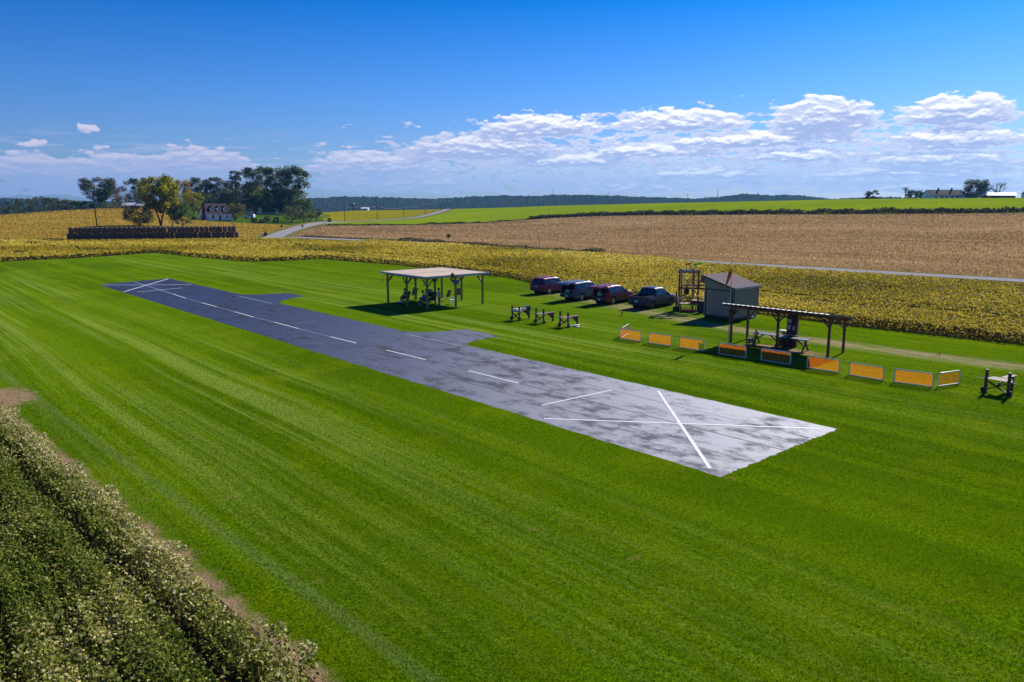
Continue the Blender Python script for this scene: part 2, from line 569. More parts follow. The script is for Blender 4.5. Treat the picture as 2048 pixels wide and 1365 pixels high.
def m_runway(q, p, P, s, t):
    blot = q.noise(q.vec(q.mul(s, .62), q.mul(t, .95), 0), 1.0, 8, .74)
    blot2 = q.noise(q.vec(q.mul(s, .10), q.mul(t, .22), 4), 1.0, 3, .5)
    wv = q.noise(q.vec(q.mul(s, .35), q.mul(t, 7.0), 7), 1.0, 3, .6)
    gr = q.noise(P, 26.0, 4, .7)
    b = q.sstep(q.add(q.mul(blot, .7), q.mul(blot2, .3)), .395, .535)
    c = q.mix(b, (.016, .027, .054), (.066, .094, .180))
    c = q.mix(q.mul(q.sstep(wv, .42, .62), .55), c, (.020, .022, .030))
    c = q.mix(.25, c, q.mix(gr, (.01, .01, .014), (.13, .13, .145)))
    tan = q.sstep(q.noise(P, .35, 4, .6), .60, .72)
    c = q.mix(q.mul(tan, .25), c, (.13, .10, .075))
    bp = q.bump(q.add(wv, gr), .35, .012)
    df = q.new('ShaderNodeBsdfDiffuse'); q.put(df.inputs[0], c); q.put(df.inputs['Normal'], bp)
    gl = q.new('ShaderNodeBsdfGlossy', distribution='BECKMANN'); gl.inputs[0].default_value = (.33, .338, .385, 1); q.put(gl.inputs['Normal'], bp)
    q.put(gl.inputs['Roughness'], q.m('MULTIPLY_ADD', b, -.06, q.m('MULTIPLY_ADD', gr, .08, .73)))
    mx = q.new('ShaderNodeMixShader')
    q.put(mx.inputs[0], q.m('MULTIPLY_ADD', b, .30, q.m('MULTIPLY_ADD', wv, .10, .06)))
    q.put(mx.inputs[1], df.outputs[0]); q.put(mx.inputs[2], gl.outputs[0])
    q.put(q.t.nodes['Material Output'].inputs[0], mx.outputs[0])
M_RUN = gmat('runway_fabric', m_runway)

def m_paint(q, p, P, s, t):
    n = q.noise(P, 14.0, 4, .7)
    q.put(p.inputs['Base Color'], q.mix(q.sstep(n, .36, .56), (.40, .41, .46), (.78, .78, .80)))
    p.inputs['Roughness'].default_value = .55
M_PAINT = gmat('white_paint', m_paint)
def m_worn(q, p, P, s, t):
    n = q.noise(P, 6.0, 4, .7)
    q.put(p.inputs['Base Color'], q.mix(q.sstep(n, .35, .65), (.20, .20, .23), (.42, .42, .45)))
M_WORN = gmat('worn_white_line', m_worn)
def m_seam(q, p, P, s, t):
    n = q.noise(P, 6.0, 4, .7)
    q.put(p.inputs['Base Color'], q.mix(n, (.02, .021, .026), (.05, .05, .058)))
    p.inputs['Roughness'].default_value = .8
M_SEAM = gmat('dark_seam', m_seam)

def field(name, stops, rows=.0, rowdir=(0, 1), scale=1.2, bumpd=.25, rough=.9, stretch=1.0):
    def f(q, p, P, s, t):
        x, y, z = q.sep(P)
        a = q.add(q.mul(x, rowdir[0]), q.mul(y, rowdir[1]))
        b = q.sub(q.mul(x, rowdir[1]), q.mul(y, rowdir[0]))
        v = q.vec(q.mul(a, 1 / stretch), b, 0)
        n = q.noise(v, scale, 7, .72)
        n2 = q.noise(v, scale * .05, 4, .6)
        n3 = q.noise(q.vec(q.mul(a, .01), q.mul(b, .22), 3), 1.0, 4, .6)
        w = q.add(q.add(q.mul(n, .62), q.mul(n2, .24)), q.mul(n3, .14 + rows))
        w = q.sub(w, rows * .5)
        q.put(p.inputs['Base Color'], q.ramp(w, stops))
        p.inputs['Roughness'].default_value = rough
        p.inputs['Specular IOR Level'].default_value = 0
        q.put(p.inputs['Normal'], q.bump(n, .8, bumpd))
    return gmat(name, f)
M_GROUND = field('far_grassland', [(.3, (.045, .07, .012)), (.7, (.11, .12, .03))], scale=.4)
M_SOIL = field('dark_bean_soil', [(.3, (.010, .011, .004)), (.7, (.030, .026, .010))], scale=2.0, bumpd=.05)
M_STUB = field('corn_stubble', [(.40, (.12, .06, .014)), (.47, (.28, .17, .060)), (.53, (.37, .235, .088)), (.61, (.52, .36, .18))], rows=.10, rowdir=(-.78, .62), scale=1.7, bumpd=.12, stretch=3.0)
M_GREEN = field('green_hay_field', [(.38, (.115, .185, .0006)), (.5, (.18, .26, .0008)), (.62, (.26, .32, .002))], rows=.05, rowdir=(.96, .28), scale=.5, bumpd=.12, stretch=2)
M_GREEN2 = field('yellow_green_field', [(.38, (.12, .125, .002)), (.5, (.21, .20, .003)), (.62, (.32, .27, .010))], rows=.10, rowdir=(.97, .22), scale=.7, bumpd=.25, stretch=2)
M_LEFT = field('ripe_bean_field', [(.38, (.13, .08, .008)), (.47, (.25, .16, .018)), (.54, (.33, .215, .032)), (.64, (.42, .29, .07))], rows=.06, rowdir=(.95, .3), scale=1.0, bumpd=.3, stretch=1.6)
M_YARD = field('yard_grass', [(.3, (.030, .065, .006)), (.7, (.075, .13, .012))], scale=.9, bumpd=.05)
M_ROAD = field('grey_road', [(.3, (.22, .215, .23)), (.7, (.33, .32, .335))], scale=1.5, bumpd=.01, rough=.8)
M_VERGE = field('verge_grass', [(.3, (.07, .085, .018)), (.7, (.24, .20, .07))], scale=1.2, bumpd=.1)

# ------------------------------------------------------------------ ground sheet to the horizon
rad = np.concatenate([np.arange(0, 120, 20), np.arange(120, 760, 12), np.geomspace(770, 6500, 26)])
ang = np.radians(np.arange(0, 360, 1.5))
RR, AA = np.meshgrid(rad, ang, indexing='ij')
gx, gy = (RR * np.sin(AA)).ravel(), (RR * np.cos(AA)).ravel()
V = np.column_stack([gx, gy, hgt(gx, gy) - .25])
nr, na = len(rad), len(ang)
i, j = np.meshgrid(np.arange(nr - 1), np.arange(na), indexing='ij')
jj = (j + 1) % na
F = np.stack([i * na + j, (i + 1) * na + j, (i + 1) * na + jj, i * na + jj], -1).reshape(-1, 4)[:, ::-1]
g = fastmesh('ground', V, F, M_GROUND)
g.data.shade_smooth()
g['kind'] = 'structure'

# lawn
LAWN = [(-70, -12.3), (29.5, -17.35), (31, -70), (128, -70), (132.4, -3), (133.5, 8), (140, 22.8), (124.3, 24.3), (106.3, 27.2), (104, 33), (105, 38.9),
        (84.7, 41.5), (64.5, 40.9), (58.8, 41.1), (52, 38.7), (12.4, 35.5), (1.4, 36.3), (-70, 37)]
lawn_xy = [ST(*p) for p in LAWN]
sheet('lawn', lawn_xy, 14, 0.0, M_LAWN)

# runway: fabric sheet with two taxi spurs, paint and seam on top
rw = thing('runway', None, None, (AX, AY, 0), RZ)
rw['kind'] = 'structure'
def flat(name, poly, z, m, parent):
    mb = MB()
    mb.addv([(p[0], p[1], z) for p in poly], [tuple(range(len(poly)))])
    return mb.build(name, m, parent)
def jag(a, b, n, amp):
    out = []
    for i in range(n):
        f = i / n
        out.append((a[0] + (b[0] - a[0]) * f + random.uniform(-amp, amp), a[1] + (b[1] - a[1]) * f + random.uniform(-amp, amp)))
    return out
RL, RW_ = 85.0, 8.53
flat('runway_surface', jag((0, 0), (RW_, .1), 60, .07) + jag((RW_, .1), (RW_, RL + .9), 160, .05) + jag((RW_, RL + .9), (0, RL - 1.6), 40, .06) + jag((0, RL - 1.6), (0, 0), 160, .06), .006, M_RUN, rw)
def curve(a, b, c, n=8):
    return [tuple((1 - f) ** 2 * a[i] + 2 * f * (1 - f) * b[i] + f * f * c[i] for i in (0, 1)) for f in np.linspace(0, 1, n)]
flat('taxi_spur', curve((8.4, 25.0), (9.0, 26.6), (12.4, 26.5)) + [(12.5, 30.6)] + curve((12.45, 30.7), (9.3, 30.6), (8.4, 33.0)), .009, M_RUN, rw)
flat('taxi_spur', curve((8.4, 53.7), (9.4, 56.6), (12.9, 57.6)) + [(12.8, 61.2)] + curve((12.7, 61.3), (9.4, 61.4), (8.4, 63.5)), .009, M_RUN, rw)
def stripe(p0, p1, w, z, m=None, n=1, name='painted_line'):
    a, b = Vector((p0[1], p0[0])), Vector((p1[1], p1[0]))
    d = (b - a).normalized()
    nn = Vector((-d.y, d.x)) * w / 2
    flat(name, [a + nn, b + nn, b - nn, a - nn], z, m or M_PAINT, rw)
stripe((9.18, .38), (.6, 8.0), .135, .014)
stripe((9.1, 8.07), (.7, .42), .15, .018)
stripe((10.9, 1.85), (10.75, 6.46), .12, .014)
for a, b in (((14.93, 3.96), (19.03, 3.85)), ((23.14, 3.79), (27.27, 3.64)), ((30.72, 3.45), (34.19, 3.33)), ((38.92, 3.24), (43.07, 3.2)), ((46.85, 3.1), (51.03, 3.12)), ((55.28, 3.15), (59.11, 3.15)), ((63.65, 3.2), (68.2, 3.4))):
    stripe(a, b, .115, .014)
stripe((72.4, 1.1), (73.6, 6.1), .16, .014)
stripe((82.66, .1), (76.32, 8.02), .19, .014)
stripe((73.52, .1), (85.4, 8.3), .19, .018)
stripe((68.5, 3.42), (84.3, 4.0), .13, .011, M_WORN)
stripe((61.84, 7.85), (54.08, 7.85), .13, .016, M_WORN)
stripe((31.64, 7.95), (25.2, 8.1), .11, .016, M_WORN)
cl = [(0, 4.27), (8, 4.13), (15, 3.96), (19, 3.85), (23.1, 3.79), (27.3, 3.64), (30.7, 3.45), (34.2, 3.33), (39, 3.24), (43, 3.2), (47, 3.1), (51, 3.12), (55, 3.15), (59, 3.15), (63.6, 3.2), (68.3, 3.4)]
for a, b in zip(cl[:-1], cl[1:]):
    stripe(a, b, .06, .011, M_SEAM, name='seam')
for a, b in (((34.3, 3.31), (39, 3.24)), ((43.1, 3.2), (46.8, 3.1)), ((51.1, 3.12), (55.2, 3.15)), ((59.2, 3.15), (63.6, 3.2))):
    stripe(a, b, .07, .0125, M_WORN)
for t0_ in (2.05, 6.4):
    stripe((.1, t0_ + .1), (84, t0_ - .3), .030, .0105, M_SEAM, name='seam')

# fields
far_edge = [G(u_, v_, .8) for u_, v_ in ((-700, 484), (-300, 481), (0, 478.2), (133, 479.2), (300, 477.8), (480, 475.6), (560, 475.5), (640, 478), (700, 481))]
for p_ in far_edge: p_.z = 0.0
MIDB = [ST(*p) for p in LAWN[3:]][::-1]                      # back along the lawn edge, right to left
lane_t0 = 74.0
mid_xy = [(p[0], p[1]) for p in MIDB] + [(-190, 75)] + [(p.x, p.y) for p in far_edge] + [ST(150, 76), ST(130, 74.5), ST(122, 78.6), ST(64, 78.2), ST(55, 74.2), ST(15, lane_t0 + .6), ST(-70, lane_t0 + 2)]
sheet('bean_soil', mid_xy, 16, -.03, M_SOIL)
front_xy = [ST(-70, -12.25), ST(29.3, -17.3), ST(30.5, -60), ST(-70, -60)]
M_SOILF = field('dry_bean_soil', [(.35, (.035, .023, .012)), (.65, (.085, .056, .030))], scale=3.0, bumpd=.03)
sheet('front_bean_soil', front_xy, 12, -.008, M_SOILF)

# lane and road
lane = [ST(-90, 86.5), ST(-20, 86.3), ST(15, 85.8), ST(50, 82.0), ST(90, 81.6), ST(134, 83.0), ST(155, 79.5), G(690, 480.2), G(650, 477.5), G(610, 475.5), G(570, 474.5)]
road_l = [(546, 475), (572, 464), (604, 454), (630, 447.5), (668, 444.5), (700, 443.5), (745, 442.2), (787, 439.8), (818, 437.4), (846, 433), (872, 426.5), (893, 420.3), (912, 417.3), (930, 416.4)]
road_c = [T(u, v) for u, v in road_l]
road_c = [road_c[0] + Vector((2, -7, 0))] + road_c + [at(935, 640), at(940, 690)]
def smooth_line(pts, step=7):
    P = np.array([tuple(p)[:2] for p in pts])
    d = np.r_[0, np.cumsum(np.linalg.norm(np.diff(P, axis=0), axis=1))]
    q = np.arange(0, d[-1], step)
    X = np.column_stack([np.interp(q, d, P[:, 0]), np.interp(q, d, P[:, 1])])
    for _ in range(4):
        X[1:-1] = (X[:-2] + 2 * X[1:-1] + X[2:]) / 4
    return X
LANE = smooth_line(lane)
ROAD = smooth_line(road_c)
sheet('lane', ribbon(LANE, 4.4), 4, .03, M_ROAD)
sheet('road', ribbon(ROAD, 5.2), 4, .05, M_ROAD)
sheet('road_verge', ribbon(ROAD, 10.5), 5, .015, M_VERGE)
sheet('lane_verge', ribbon(LANE, 8.5), 5, -.01, M_VERGE)

# stubble field beyond the lane, bounded by the hedge line
bound = [(652, 452), (720, 451.5), (800, 451), (900, 449), (1000, 443.5), (1060, 439), (1120, 435), (1200, 431.5), (1330, 429.5), (1500, 428.3), (1700, 427.6), (1900, 426.5), (2048, 425), (2300, 424)]
BND = [T(u, v) for u, v in bound]
lane_back = [tuple(p) for p in LANE][::-1]
stub = [tuple(p[:2]) for p in LANE] + [(p.x, p.y) for p in (T(600, 466), T(620, 457), T(640, 453))] + [(p.x, p.y) for p in BND]
sheet('stubble_field', stub, 8, -.06, M_STUB)
crest_r = [at(u, float(np.interp(u, UC, DC)) + 45) for u in (2320, 2048, 1850, 1700, 1500, 1300, 1150, 1050, 960)]
road_part = [p for p in ROAD[::-1] if p[1] > T(652, 449).y and np.hypot(*p) < 640]
sheet('green_field', [(p.x, p.y) for p in BND] + [(p.x, p.y) for p in crest_r] + [tuple(p) for p in road_part], 9, -.04, M_GREEN)
lf = [T(646, 441), *[T(u, v) for u, v in ((660, 443), (700, 441.8))]]
sheet('far_field', [tuple(p) for p in ROAD if np.hypot(*p) > T(668, 444.5).xy.length and np.hypot(*p) < 650] + [(p.x, p.y) for p in (at(900, 665), at(800, 660), at(700, 640), at(630, 560), at(600, 480), at(615, 430))], 9, -.05, M_GREEN2)
# left slope
left = [(p.x, p.y) for p in far_edge[:7]] + [(p.x, p.y) for p in (T(572, 463), T(600, 453), T(560, 449), T(500, 447), T(420, 443), T(380, 436), T(330, 428))] + [(p.x, p.y) for p in (at(330, 440), at(200, 440), at(100, 430), at(0, 420), at(-250, 420), at(-700, 420))]
sheet('ripe_field', left, 9, -.08, M_LEFT)
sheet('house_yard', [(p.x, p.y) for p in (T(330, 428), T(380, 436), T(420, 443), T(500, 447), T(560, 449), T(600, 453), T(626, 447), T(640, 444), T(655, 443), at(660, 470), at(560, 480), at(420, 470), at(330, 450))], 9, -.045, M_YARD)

# ------------------------------------------------------------------ distant wooded ridge
rid = [(-900, 400), (-300, 396), (0, 397), (60, 399), (200, 404), (400, 404), (600, 398), (640, 396.5), (700, 394), (760, 395.5), (820, 397.5), (870, 399), (900, 397), (940, 394.5), (1000, 392), (1060, 393), (1110, 391), (1160, 391), (1220, 392), (1260, 394), (1320, 396), (1390, 398), (1440, 394.5), (1490, 388.5), (1530, 391), (1545, 392.5), (1570, 390.5), (1620, 394), (1660, 399), (1780, 395), (1850, 401), (2100, 402), (2900, 402)]
ua = np.arange(-880, 2880, 1.3)
vt = np.interp(ua, [r[0] for r in rid], [r[1] for r in rid])
DD = np.array([1750, 1760, 1772, 1785, 1800, 1816, 1834, 1853, 1873, 1894, 1916, 1940, 1965, 1990, 2020, 2060, 2120, 2200, 2300.])
HF = np.array([-.3, -.02, .06, .13, .20, .28, .36, .44, .52, .60, .68, .76, .84, .91, .97, 1.0, .99, .9, .7])
az = np.arctan((ua - 1024) / 1564)
top = CAMH + 2040 * np.cos(az) * (407 - vt) / 1540
A2, D2 = np.meshgrid(az, DD)
dome = np.zeros_like(A2)
for r_ in range(len(DD)):                      # rounded crowns side by side, each with its own width and height
    x_, w_ = -890.0, 0.0
    while x_ < 2890:
        w_ = rng.uniform(5, 12); h_ = rng.uniform(1.2, 4.6)
        m_ = (ua >= x_) & (ua < x_ + w_)
        dome[r_, m_] = h_ * np.sqrt(np.clip(1 - ((ua[m_] - x_) / w_ * 2 - 1) ** 2, 0, 1)) + rng.normal(0, .25, m_.sum())
        x_ += w_ * rng.uniform(.7, 1.0)
H2 = HF[:, None] * (top[None, :] + 14) - 16 + dome
V = np.column_stack([(D2 * np.sin(A2)).ravel(), (D2 * np.cos(A2)).ravel(), H2.ravel()])
nr, na = A2.shape
i, j = np.meshgrid(np.arange(nr - 1), np.arange(na - 1), indexing='ij')
F = np.stack([i * na + j, i * na + j + 1, (i + 1) * na + j + 1, (i + 1) * na + j], -1).reshape(-1, 4)
M_WOOD = field('distant_forest', [(.32, (.010, .018, .010)), (.5, (.025, .040, .016)), (.68, (.060, .060, .024))], scale=.06, bumpd=2)
fr = fastmesh('wooded_ridge', V, F, M_WOOD)
tag(fr, 'long low ridge of dark bluish woodland along the horizon', 'woodland', kind='stuff')

# ------------------------------------------------------------------ crops made of leaves
def nz2(P, f, seed=0):
    """cheap smooth value noise in 0..1"""
    r = np.random.default_rng(seed)
    tab = r.random((64, 64))
    q = P * f
    i = np.floor(q).astype(int)
    w = q - i
    w = w * w * (3 - 2 * w)
    a = tab[i[:, 0] % 64, i[:, 1] % 64]; b = tab[(i[:, 0] + 1) % 64, i[:, 1] % 64]
    c = tab[i[:, 0] % 64, (i[:, 1] + 1) % 64]; d = tab[(i[:, 0] + 1) % 64, (i[:, 1] + 1) % 64]
    return (a * (1 - w[:, 0]) + b * w[:, 0]) * (1 - w[:, 1]) + (c * (1 - w[:, 0]) + d * w[:, 0]) * w[:, 1]
def leaves(C, size, up=.6, aspect=1.35):
    """diamond leaves folded on the midrib: two triangles each -> quads (4 verts)"""
    n = len(C)
    nn = rng.normal(0, 1, (n, 3)); nn[:, 2] = np.abs(nn[:, 2]) + up * 2
    nn /= np.linalg.norm(nn, axis=1)[:, None]
    a = rng.normal(0, 1, (n, 3))
    a -= nn * (a * nn).sum(1)[:, None]
    a /= np.linalg.norm(a, axis=1)[:, None]
    b = np.cross(nn, a)
    size = np.broadcast_to(size, (n,))[:, None] * rng.uniform(.65, 1.35, (n, 1))
    L, Wd = size * aspect / 2, size / 2
    fold = nn * size * .14
    V = np.stack([C - a * L - fold, C + b * Wd + fold, C + a * L - fold, C - b * Wd + fold], 1).reshape(-1, 3)
    F = np.arange(4 * n).reshape(n, 4)
    return V, F
def edge_dist(P, line):
    d = np.full(len(P), 1e9)
    for (a, b) in zip(line[:-1], line[1:]):
        a, b = np.array(a), np.array(b)
        ab = b - a
        f = np.clip(((P - a) @ ab) / (ab @ ab), 0, 1)
        d = np.minimum(d, np.linalg.norm(P - a - f[:, None] * ab, axis=1))
    return d
M_BEAN = leafmat('yellowing_bean_leaf', [(0, (.040, .050, .003)), (.3, (.19, .160, .005)), (.65, (.46, .355, .014)), (1, (.72, .57, .085))], trans=.5, spec=.1)
M_BEANF = leafmat('dry_bean_leaf', [(0, (.018, .048, .002)), (.3, (.085, .14, .008)), (.55, (.24, .27, .032)), (.8, (.60, .53, .22)), (1, (.84, .74, .46))], trans=.4, spec=.12)
# far / middle bean field : polar sampling, leaf size grows with distance
N = 900000
a_ = rng.uniform(-.80, .80, N)
dlog = np.exp(rng.uniform(math.log(52), math.log(262), N))
P = np.column_stack([dlog * np.sin(a_), dlog * np.cos(a_)])
keep = inside(P, mid_xy)
P, dl = P[keep], dlog[keep]
lawn_line = [ST(*p) for p in LAWN[3:]]
ed = edge_dist(P, lawn_line)
tt = (P[:, 0] - AX) * EV[0] + (P[:, 1] - AY) * EV[1]
ss = (P[:, 0] - AX) * DV[0] + (P[:, 1] - AY) * DV[1]
nlow = nz2(P, .06, 3)
gap = nz2(np.column_stack([ss * .06, tt * .55]), 1.0, 5)
track = (np.abs(tt - 46.5 - 2.2 * (nz2(P, .02, 8) - .5)) < .62) | (np.abs(tt - 49.0 - 2.2 * (nz2(P, .02, 8) - .5)) < .5) | (np.abs(tt - 63.0) < .3)
track &= nz2(np.column_stack([ss * .05, tt * .05]), 1.0, 9) > .32
drop = (track | (gap < .16) & (rng.random(len(P)) < .8)) & (ed > 1.0)
P, dl, ed, nlow, ss, tt = P[~drop], dl[~drop], ed[~drop], nlow[~drop], ss[~drop], tt[~drop]
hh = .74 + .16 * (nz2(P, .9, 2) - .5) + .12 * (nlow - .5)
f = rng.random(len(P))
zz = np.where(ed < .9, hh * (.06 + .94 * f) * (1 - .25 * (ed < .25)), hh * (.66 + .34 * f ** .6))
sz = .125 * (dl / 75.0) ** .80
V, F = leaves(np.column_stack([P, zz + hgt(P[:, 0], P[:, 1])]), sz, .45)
tn = np.clip(.30 + .50 * rng.random(len(P)) + .7 * (nlow - .45) - .28 * (tt < 62) * (ss < 30) * (1 - np.clip((ss + 40) / 70, 0, 1)) - .15 * (zz / hh < .6) + .16 * np.clip((dl - 100) / 80, 0, 1), 0, 1)  # low edge leaves darkened: the crop's shaded side put into the tint
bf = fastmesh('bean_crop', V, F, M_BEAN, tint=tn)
tag(bf, 'wide yellow green bean crop behind the mown airfield', 'crop', kind='stuff')
# front bean field
def front(n, t0, t1, s0, s1, size):
    t_ = rng.uniform(t0, t1, n); s_ = rng.uniform(s0, s1, n)
    Q = np.column_stack(ST(s_, t_ + .78 - .05 * s_))
    row = (t_ + 17.2 + .25 * (nz2(np.column_stack([s_ * .25, s_ * 0]), 1, 4) + .22 * (nz2(Q, .9, 17) - .5) - .5)) / .80
    ph = np.abs(row - np.round(row)) * 2                       # 0 at plants, 1 between rows
    lump = nz2(Q, 1.3, 12); lump2 = nz2(Q, .35, 14)
    nar = np.where(row > -1.5, .8, .42)
    kp = rng.random(n) > (ph ** 1.5) * nar * (.6 + .8 * lump2) + .75 * np.clip(.34 - nz2(Q, 2.1, 19), 0, 1) * 2
    kp &= ~((t_ < -17.75 + .3 * (lump2 - .5)) & (t_ > -18.2 + .3 * (lump2 - .5)) & (rng.random(n) < .90))
    kp &= ~(((np.abs(t_ + 19.5 + .5 * (lump2 - .5)) < .17) | (np.abs(t_ + 20.9 + .5 * (lump2 - .5)) < .17) | (np.abs(t_ + 22.4 + .5 * (lump2 - .5)) < .18) | (np.abs(t_ + 24.1) < .18)) & (rng.random(n) < .80))
    kp &= t_ < -16.75 + .55 * (lump - .5)
    Q, ph, lump, lump2, t_ = Q[kp], ph[kp], lump[kp], lump2[kp], t_[kp]
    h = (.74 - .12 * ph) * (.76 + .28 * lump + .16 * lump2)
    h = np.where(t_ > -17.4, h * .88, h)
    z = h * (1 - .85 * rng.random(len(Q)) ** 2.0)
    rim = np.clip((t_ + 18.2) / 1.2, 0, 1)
    tint = np.clip(.12 + .50 * rng.random(len(Q)) ** 1.2 + .42 * (z / h - .6) + .42 * rim * rng.random(len(Q)) + .35 * (lump2 - .5), 0, 1)  # higher leaves and the rim get paler tints
    odd = rng.random(len(Q)) < .03
    return Q, z, tint, size
parts = [front(640000, -27.5, -16.4, -9, 29.2, .056), front(120000, -42, -27.5, -14, 29, .13), front(60000, -28, -16.4, -40, -9, .13)]
Vs, Fs, Ts, o_ = [], [], [], 0
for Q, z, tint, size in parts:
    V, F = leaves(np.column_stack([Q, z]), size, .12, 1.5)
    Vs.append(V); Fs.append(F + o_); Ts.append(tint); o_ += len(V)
# dry stalks
n = 7000
t_ = np.where(rng.random(n) < .25, rng.uniform(-17.7, -16.9, n), rng.uniform(-26, -18.4, n)); s_ = rng.uniform(-8, 29, n)
Q = np.column_stack(ST(s_, t_ + .78 - .05 * s_)); z1 = rng.uniform(.40, .78, n); off = rng.normal(0, .07, (n, 2)); w = rng.normal(0, 1, (n, 2)); w = w / np.linalg.norm(w, axis=1)[:, None] * .005
b0 = np.column_stack([Q - w, np.zeros(n)]); b1 = np.column_stack([Q + w, np.zeros(n)])
Vs.append(np.stack([b0, b1, np.column_stack([Q + w + off, z1]), np.column_stack([Q - w + off, z1])], 1).reshape(-1, 3))
Fs.append(np.arange(4 * n).reshape(n, 4) + o_); Ts.append(rng.uniform(.3, .7, n))
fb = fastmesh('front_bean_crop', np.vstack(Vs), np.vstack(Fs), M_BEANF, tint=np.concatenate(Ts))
tag(fb, 'drying grey green bean crop in the near left corner beside the lawn', 'crop', kind='stuff')

# strips of weeds
M_WEED = leafmat('hedge_leaf', [(0, (.014, .022, .005)), (.5, (.055, .065, .012)), (.85, (.14, .115, .025)), (1, (.24, .18, .06))], trans=.3)
M_DRYW = leafmat('dry_weed_leaf', [(0, (.04, .05, .012)), (.5, (.13, .11, .035)), (1, (.30, .23, .10))], trans=.3)
def strip(name, line, n, wid, h0, h1, size, m, label, seed, fl=.06, gaps=.0):
    L = np.array([tuple(p)[:2] for p in line])
    d = np.r_[0, np.cumsum(np.linalg.norm(np.diff(L, axis=0), axis=1))]
    q = rng.uniform(0, d[-1], n)
    nv = np.array([-(L[-1] - L[0])[1], (L[-1] - L[0])[0]]); nv = nv / np.linalg.norm(nv)
    Q = np.column_stack([np.interp(q, d, L[:, 0]), np.interp(q, d, L[:, 1])]) + rng.normal(0, wid, n)[:, None] * nv
    qq = np.column_stack([q, q * 0])
    hh = h0 + (h1 - h0) * np.clip(nz2(qq, fl, seed) * .6 + nz2(qq, fl * 5, seed + 1) * .6 - .1, 0, 1) ** 1.6
    kp = nz2(qq, fl * .6, seed + 2) > gaps
    Q, hh = Q[kp], hh[kp]
    z = hgt(Q[:, 0], Q[:, 1]) + hh * rng.random(len(Q)) ** .7
    V, F = leaves(np.column_stack([Q, z]), size, .1)
    return tag(fastmesh(name, V, F, m, tint=rng.random(len(Q))), label, 'weeds', kind='stuff')
strip('field_hedge', BND[5:], 32000, 1.0, 1.0, 2.3, .36, M_WEED, 'dark weedy hedge line between the stubble field and the bright green field', 21, fl=.35)
strip('field_margin', BND[:7], 4600, .8, .15, 1.5, .4, M_WEED, 'thin dark weeds along the lower edge of the green field', 31, gaps=.3)
lw = [p for p in LANE if 60 < p[1] < 300]
off = np.array(EV) * 4.4
strip('lane_weeds', [p + off for p in LANE if 142 < p[1] < 215], 6000, .7, .1, 1.0, .28, M_DRYW, 'dry brown weeds along the far side of the lane', 41, fl=.08)
strip('stack_weeds', [far_edge[2], far_edge[3], far_edge[3] * .6 + far_edge[4] * .4], 2600, .8, .3, 1.0, .4, M_WEED, 'dark grass tufts beside the left end of the bale stack', 51)

# mown grass blades, stubble straw and ripe leaf tufts: sampled evenly over what the ground shows
def scatter(n, d0, d1, poly, half=.80):
    a = rng.uniform(-half, half, n)
    d = np.exp(rng.uniform(math.log(d0), math.log(d1), n))
    Q = np.column_stack([d * np.sin(a), d * np.cos(a)])
    k_ = inside(Q, poly)
    return Q[k_], d[k_]
run_poly = [ST(-.05, -.05), ST(-.05, 8.6), ST(85.9, 8.6), ST(83.6, -.05)]
Q, dl = scatter(760000, 11, 70, lawn_xy)
o1 = inside(Q, run_poly)
s_ = (Q[:, 0] - AX) * DV[0] + (Q[:, 1] - AY) * DV[1]; t_ = (Q[:, 0] - AX) * EV[0] + (Q[:, 1] - AY) * EV[1]
o1 |= (t_ > 8) & (t_ < 12.9) & (((s_ > 26) & (s_ < 32.5)) | ((s_ > 56) & (s_ < 63)))
Q, dl, t_, s_ = Q[~o1], dl[~o1], t_[~o1], s_[~o1]
bare = (t_ - .78 + .05 * s_ < -16.2) & (rng.random(len(Q)) < .6) | (rng.random(len(Q)) < np.clip((dl - 30) / 38, 0, 1)) | (np.abs(t_ - 27.6 - .24 * np.maximum(s_ - 18, 0)) < 1.5) & (s_ < 45) & (rng.random(len(Q)) < .6)
Q, dl = Q[~bare], dl[~bare]
sz = .013 * (dl / 14) ** .55
V, F = leaves(np.column_stack([Q, .008 + sz * rng.uniform(.2, .9, len(Q))]), sz, .03, 2.6)
gr_ = fastmesh('mown_grass', V, F, M_BLADE, tint=rng.random(len(Q)))
tag(gr_, 'short mown grass blades covering the airfield lawn', 'grass', kind='stuff')
M_STRAW = leafmat('stubble_straw', [(0, (.10, .050, .012)), (.35, (.31, .190, .078)), (.75, (.55, .39, .20)), (1, (.82, .66, .42))], trans=.3)
Q, dl = scatter(430000, 85, 430, stub)
c_ = edge_dist(Q, [tuple(p_) for p_ in LANE[::3]]) > 3.4
Q, dl = Q[c_], dl[c_]
sz = .115 * (dl / 110) ** .85
nq = nz2(Q, .05, 61)
V, F = leaves(np.column_stack([Q, hgt(Q[:, 0], Q[:, 1]) - .05 + sz * rng.uniform(.1, .45, len(Q))]), sz, .05, 1.4)
sb_ = fastmesh('stubble_straw', V, F, M_STRAW, tint=np.clip(rng.normal(.50, .19, len(Q)) + .3 * (nq - .5), 0, 1))
tag(sb_, 'brown straw litter and cut stalks covering the stubble field', 'straw', kind='stuff')
M_RIPE = leafmat('ripe_crop_tuft', [(0, (.15, .095, .006)), (.4, (.38, .26, .020)), (.75, (.56, .40, .050)), (1, (.72, .56, .14))], trans=.35)
Q, dl = scatter(150000, 195, 440, left)
clear_ = edge_dist(Q, [tuple(p_) for p_ in ROAD]) > 5.5
Q, dl = Q[clear_], dl[clear_]
sz = .27 * (dl / 240) ** .8
nq = nz2(Q, .03, 71)
V, F = leaves(np.column_stack([Q, hgt(Q[:, 0], Q[:, 1]) - .05 + sz * rng.uniform(.1, .5, len(Q))]), sz, .05, 1.3)
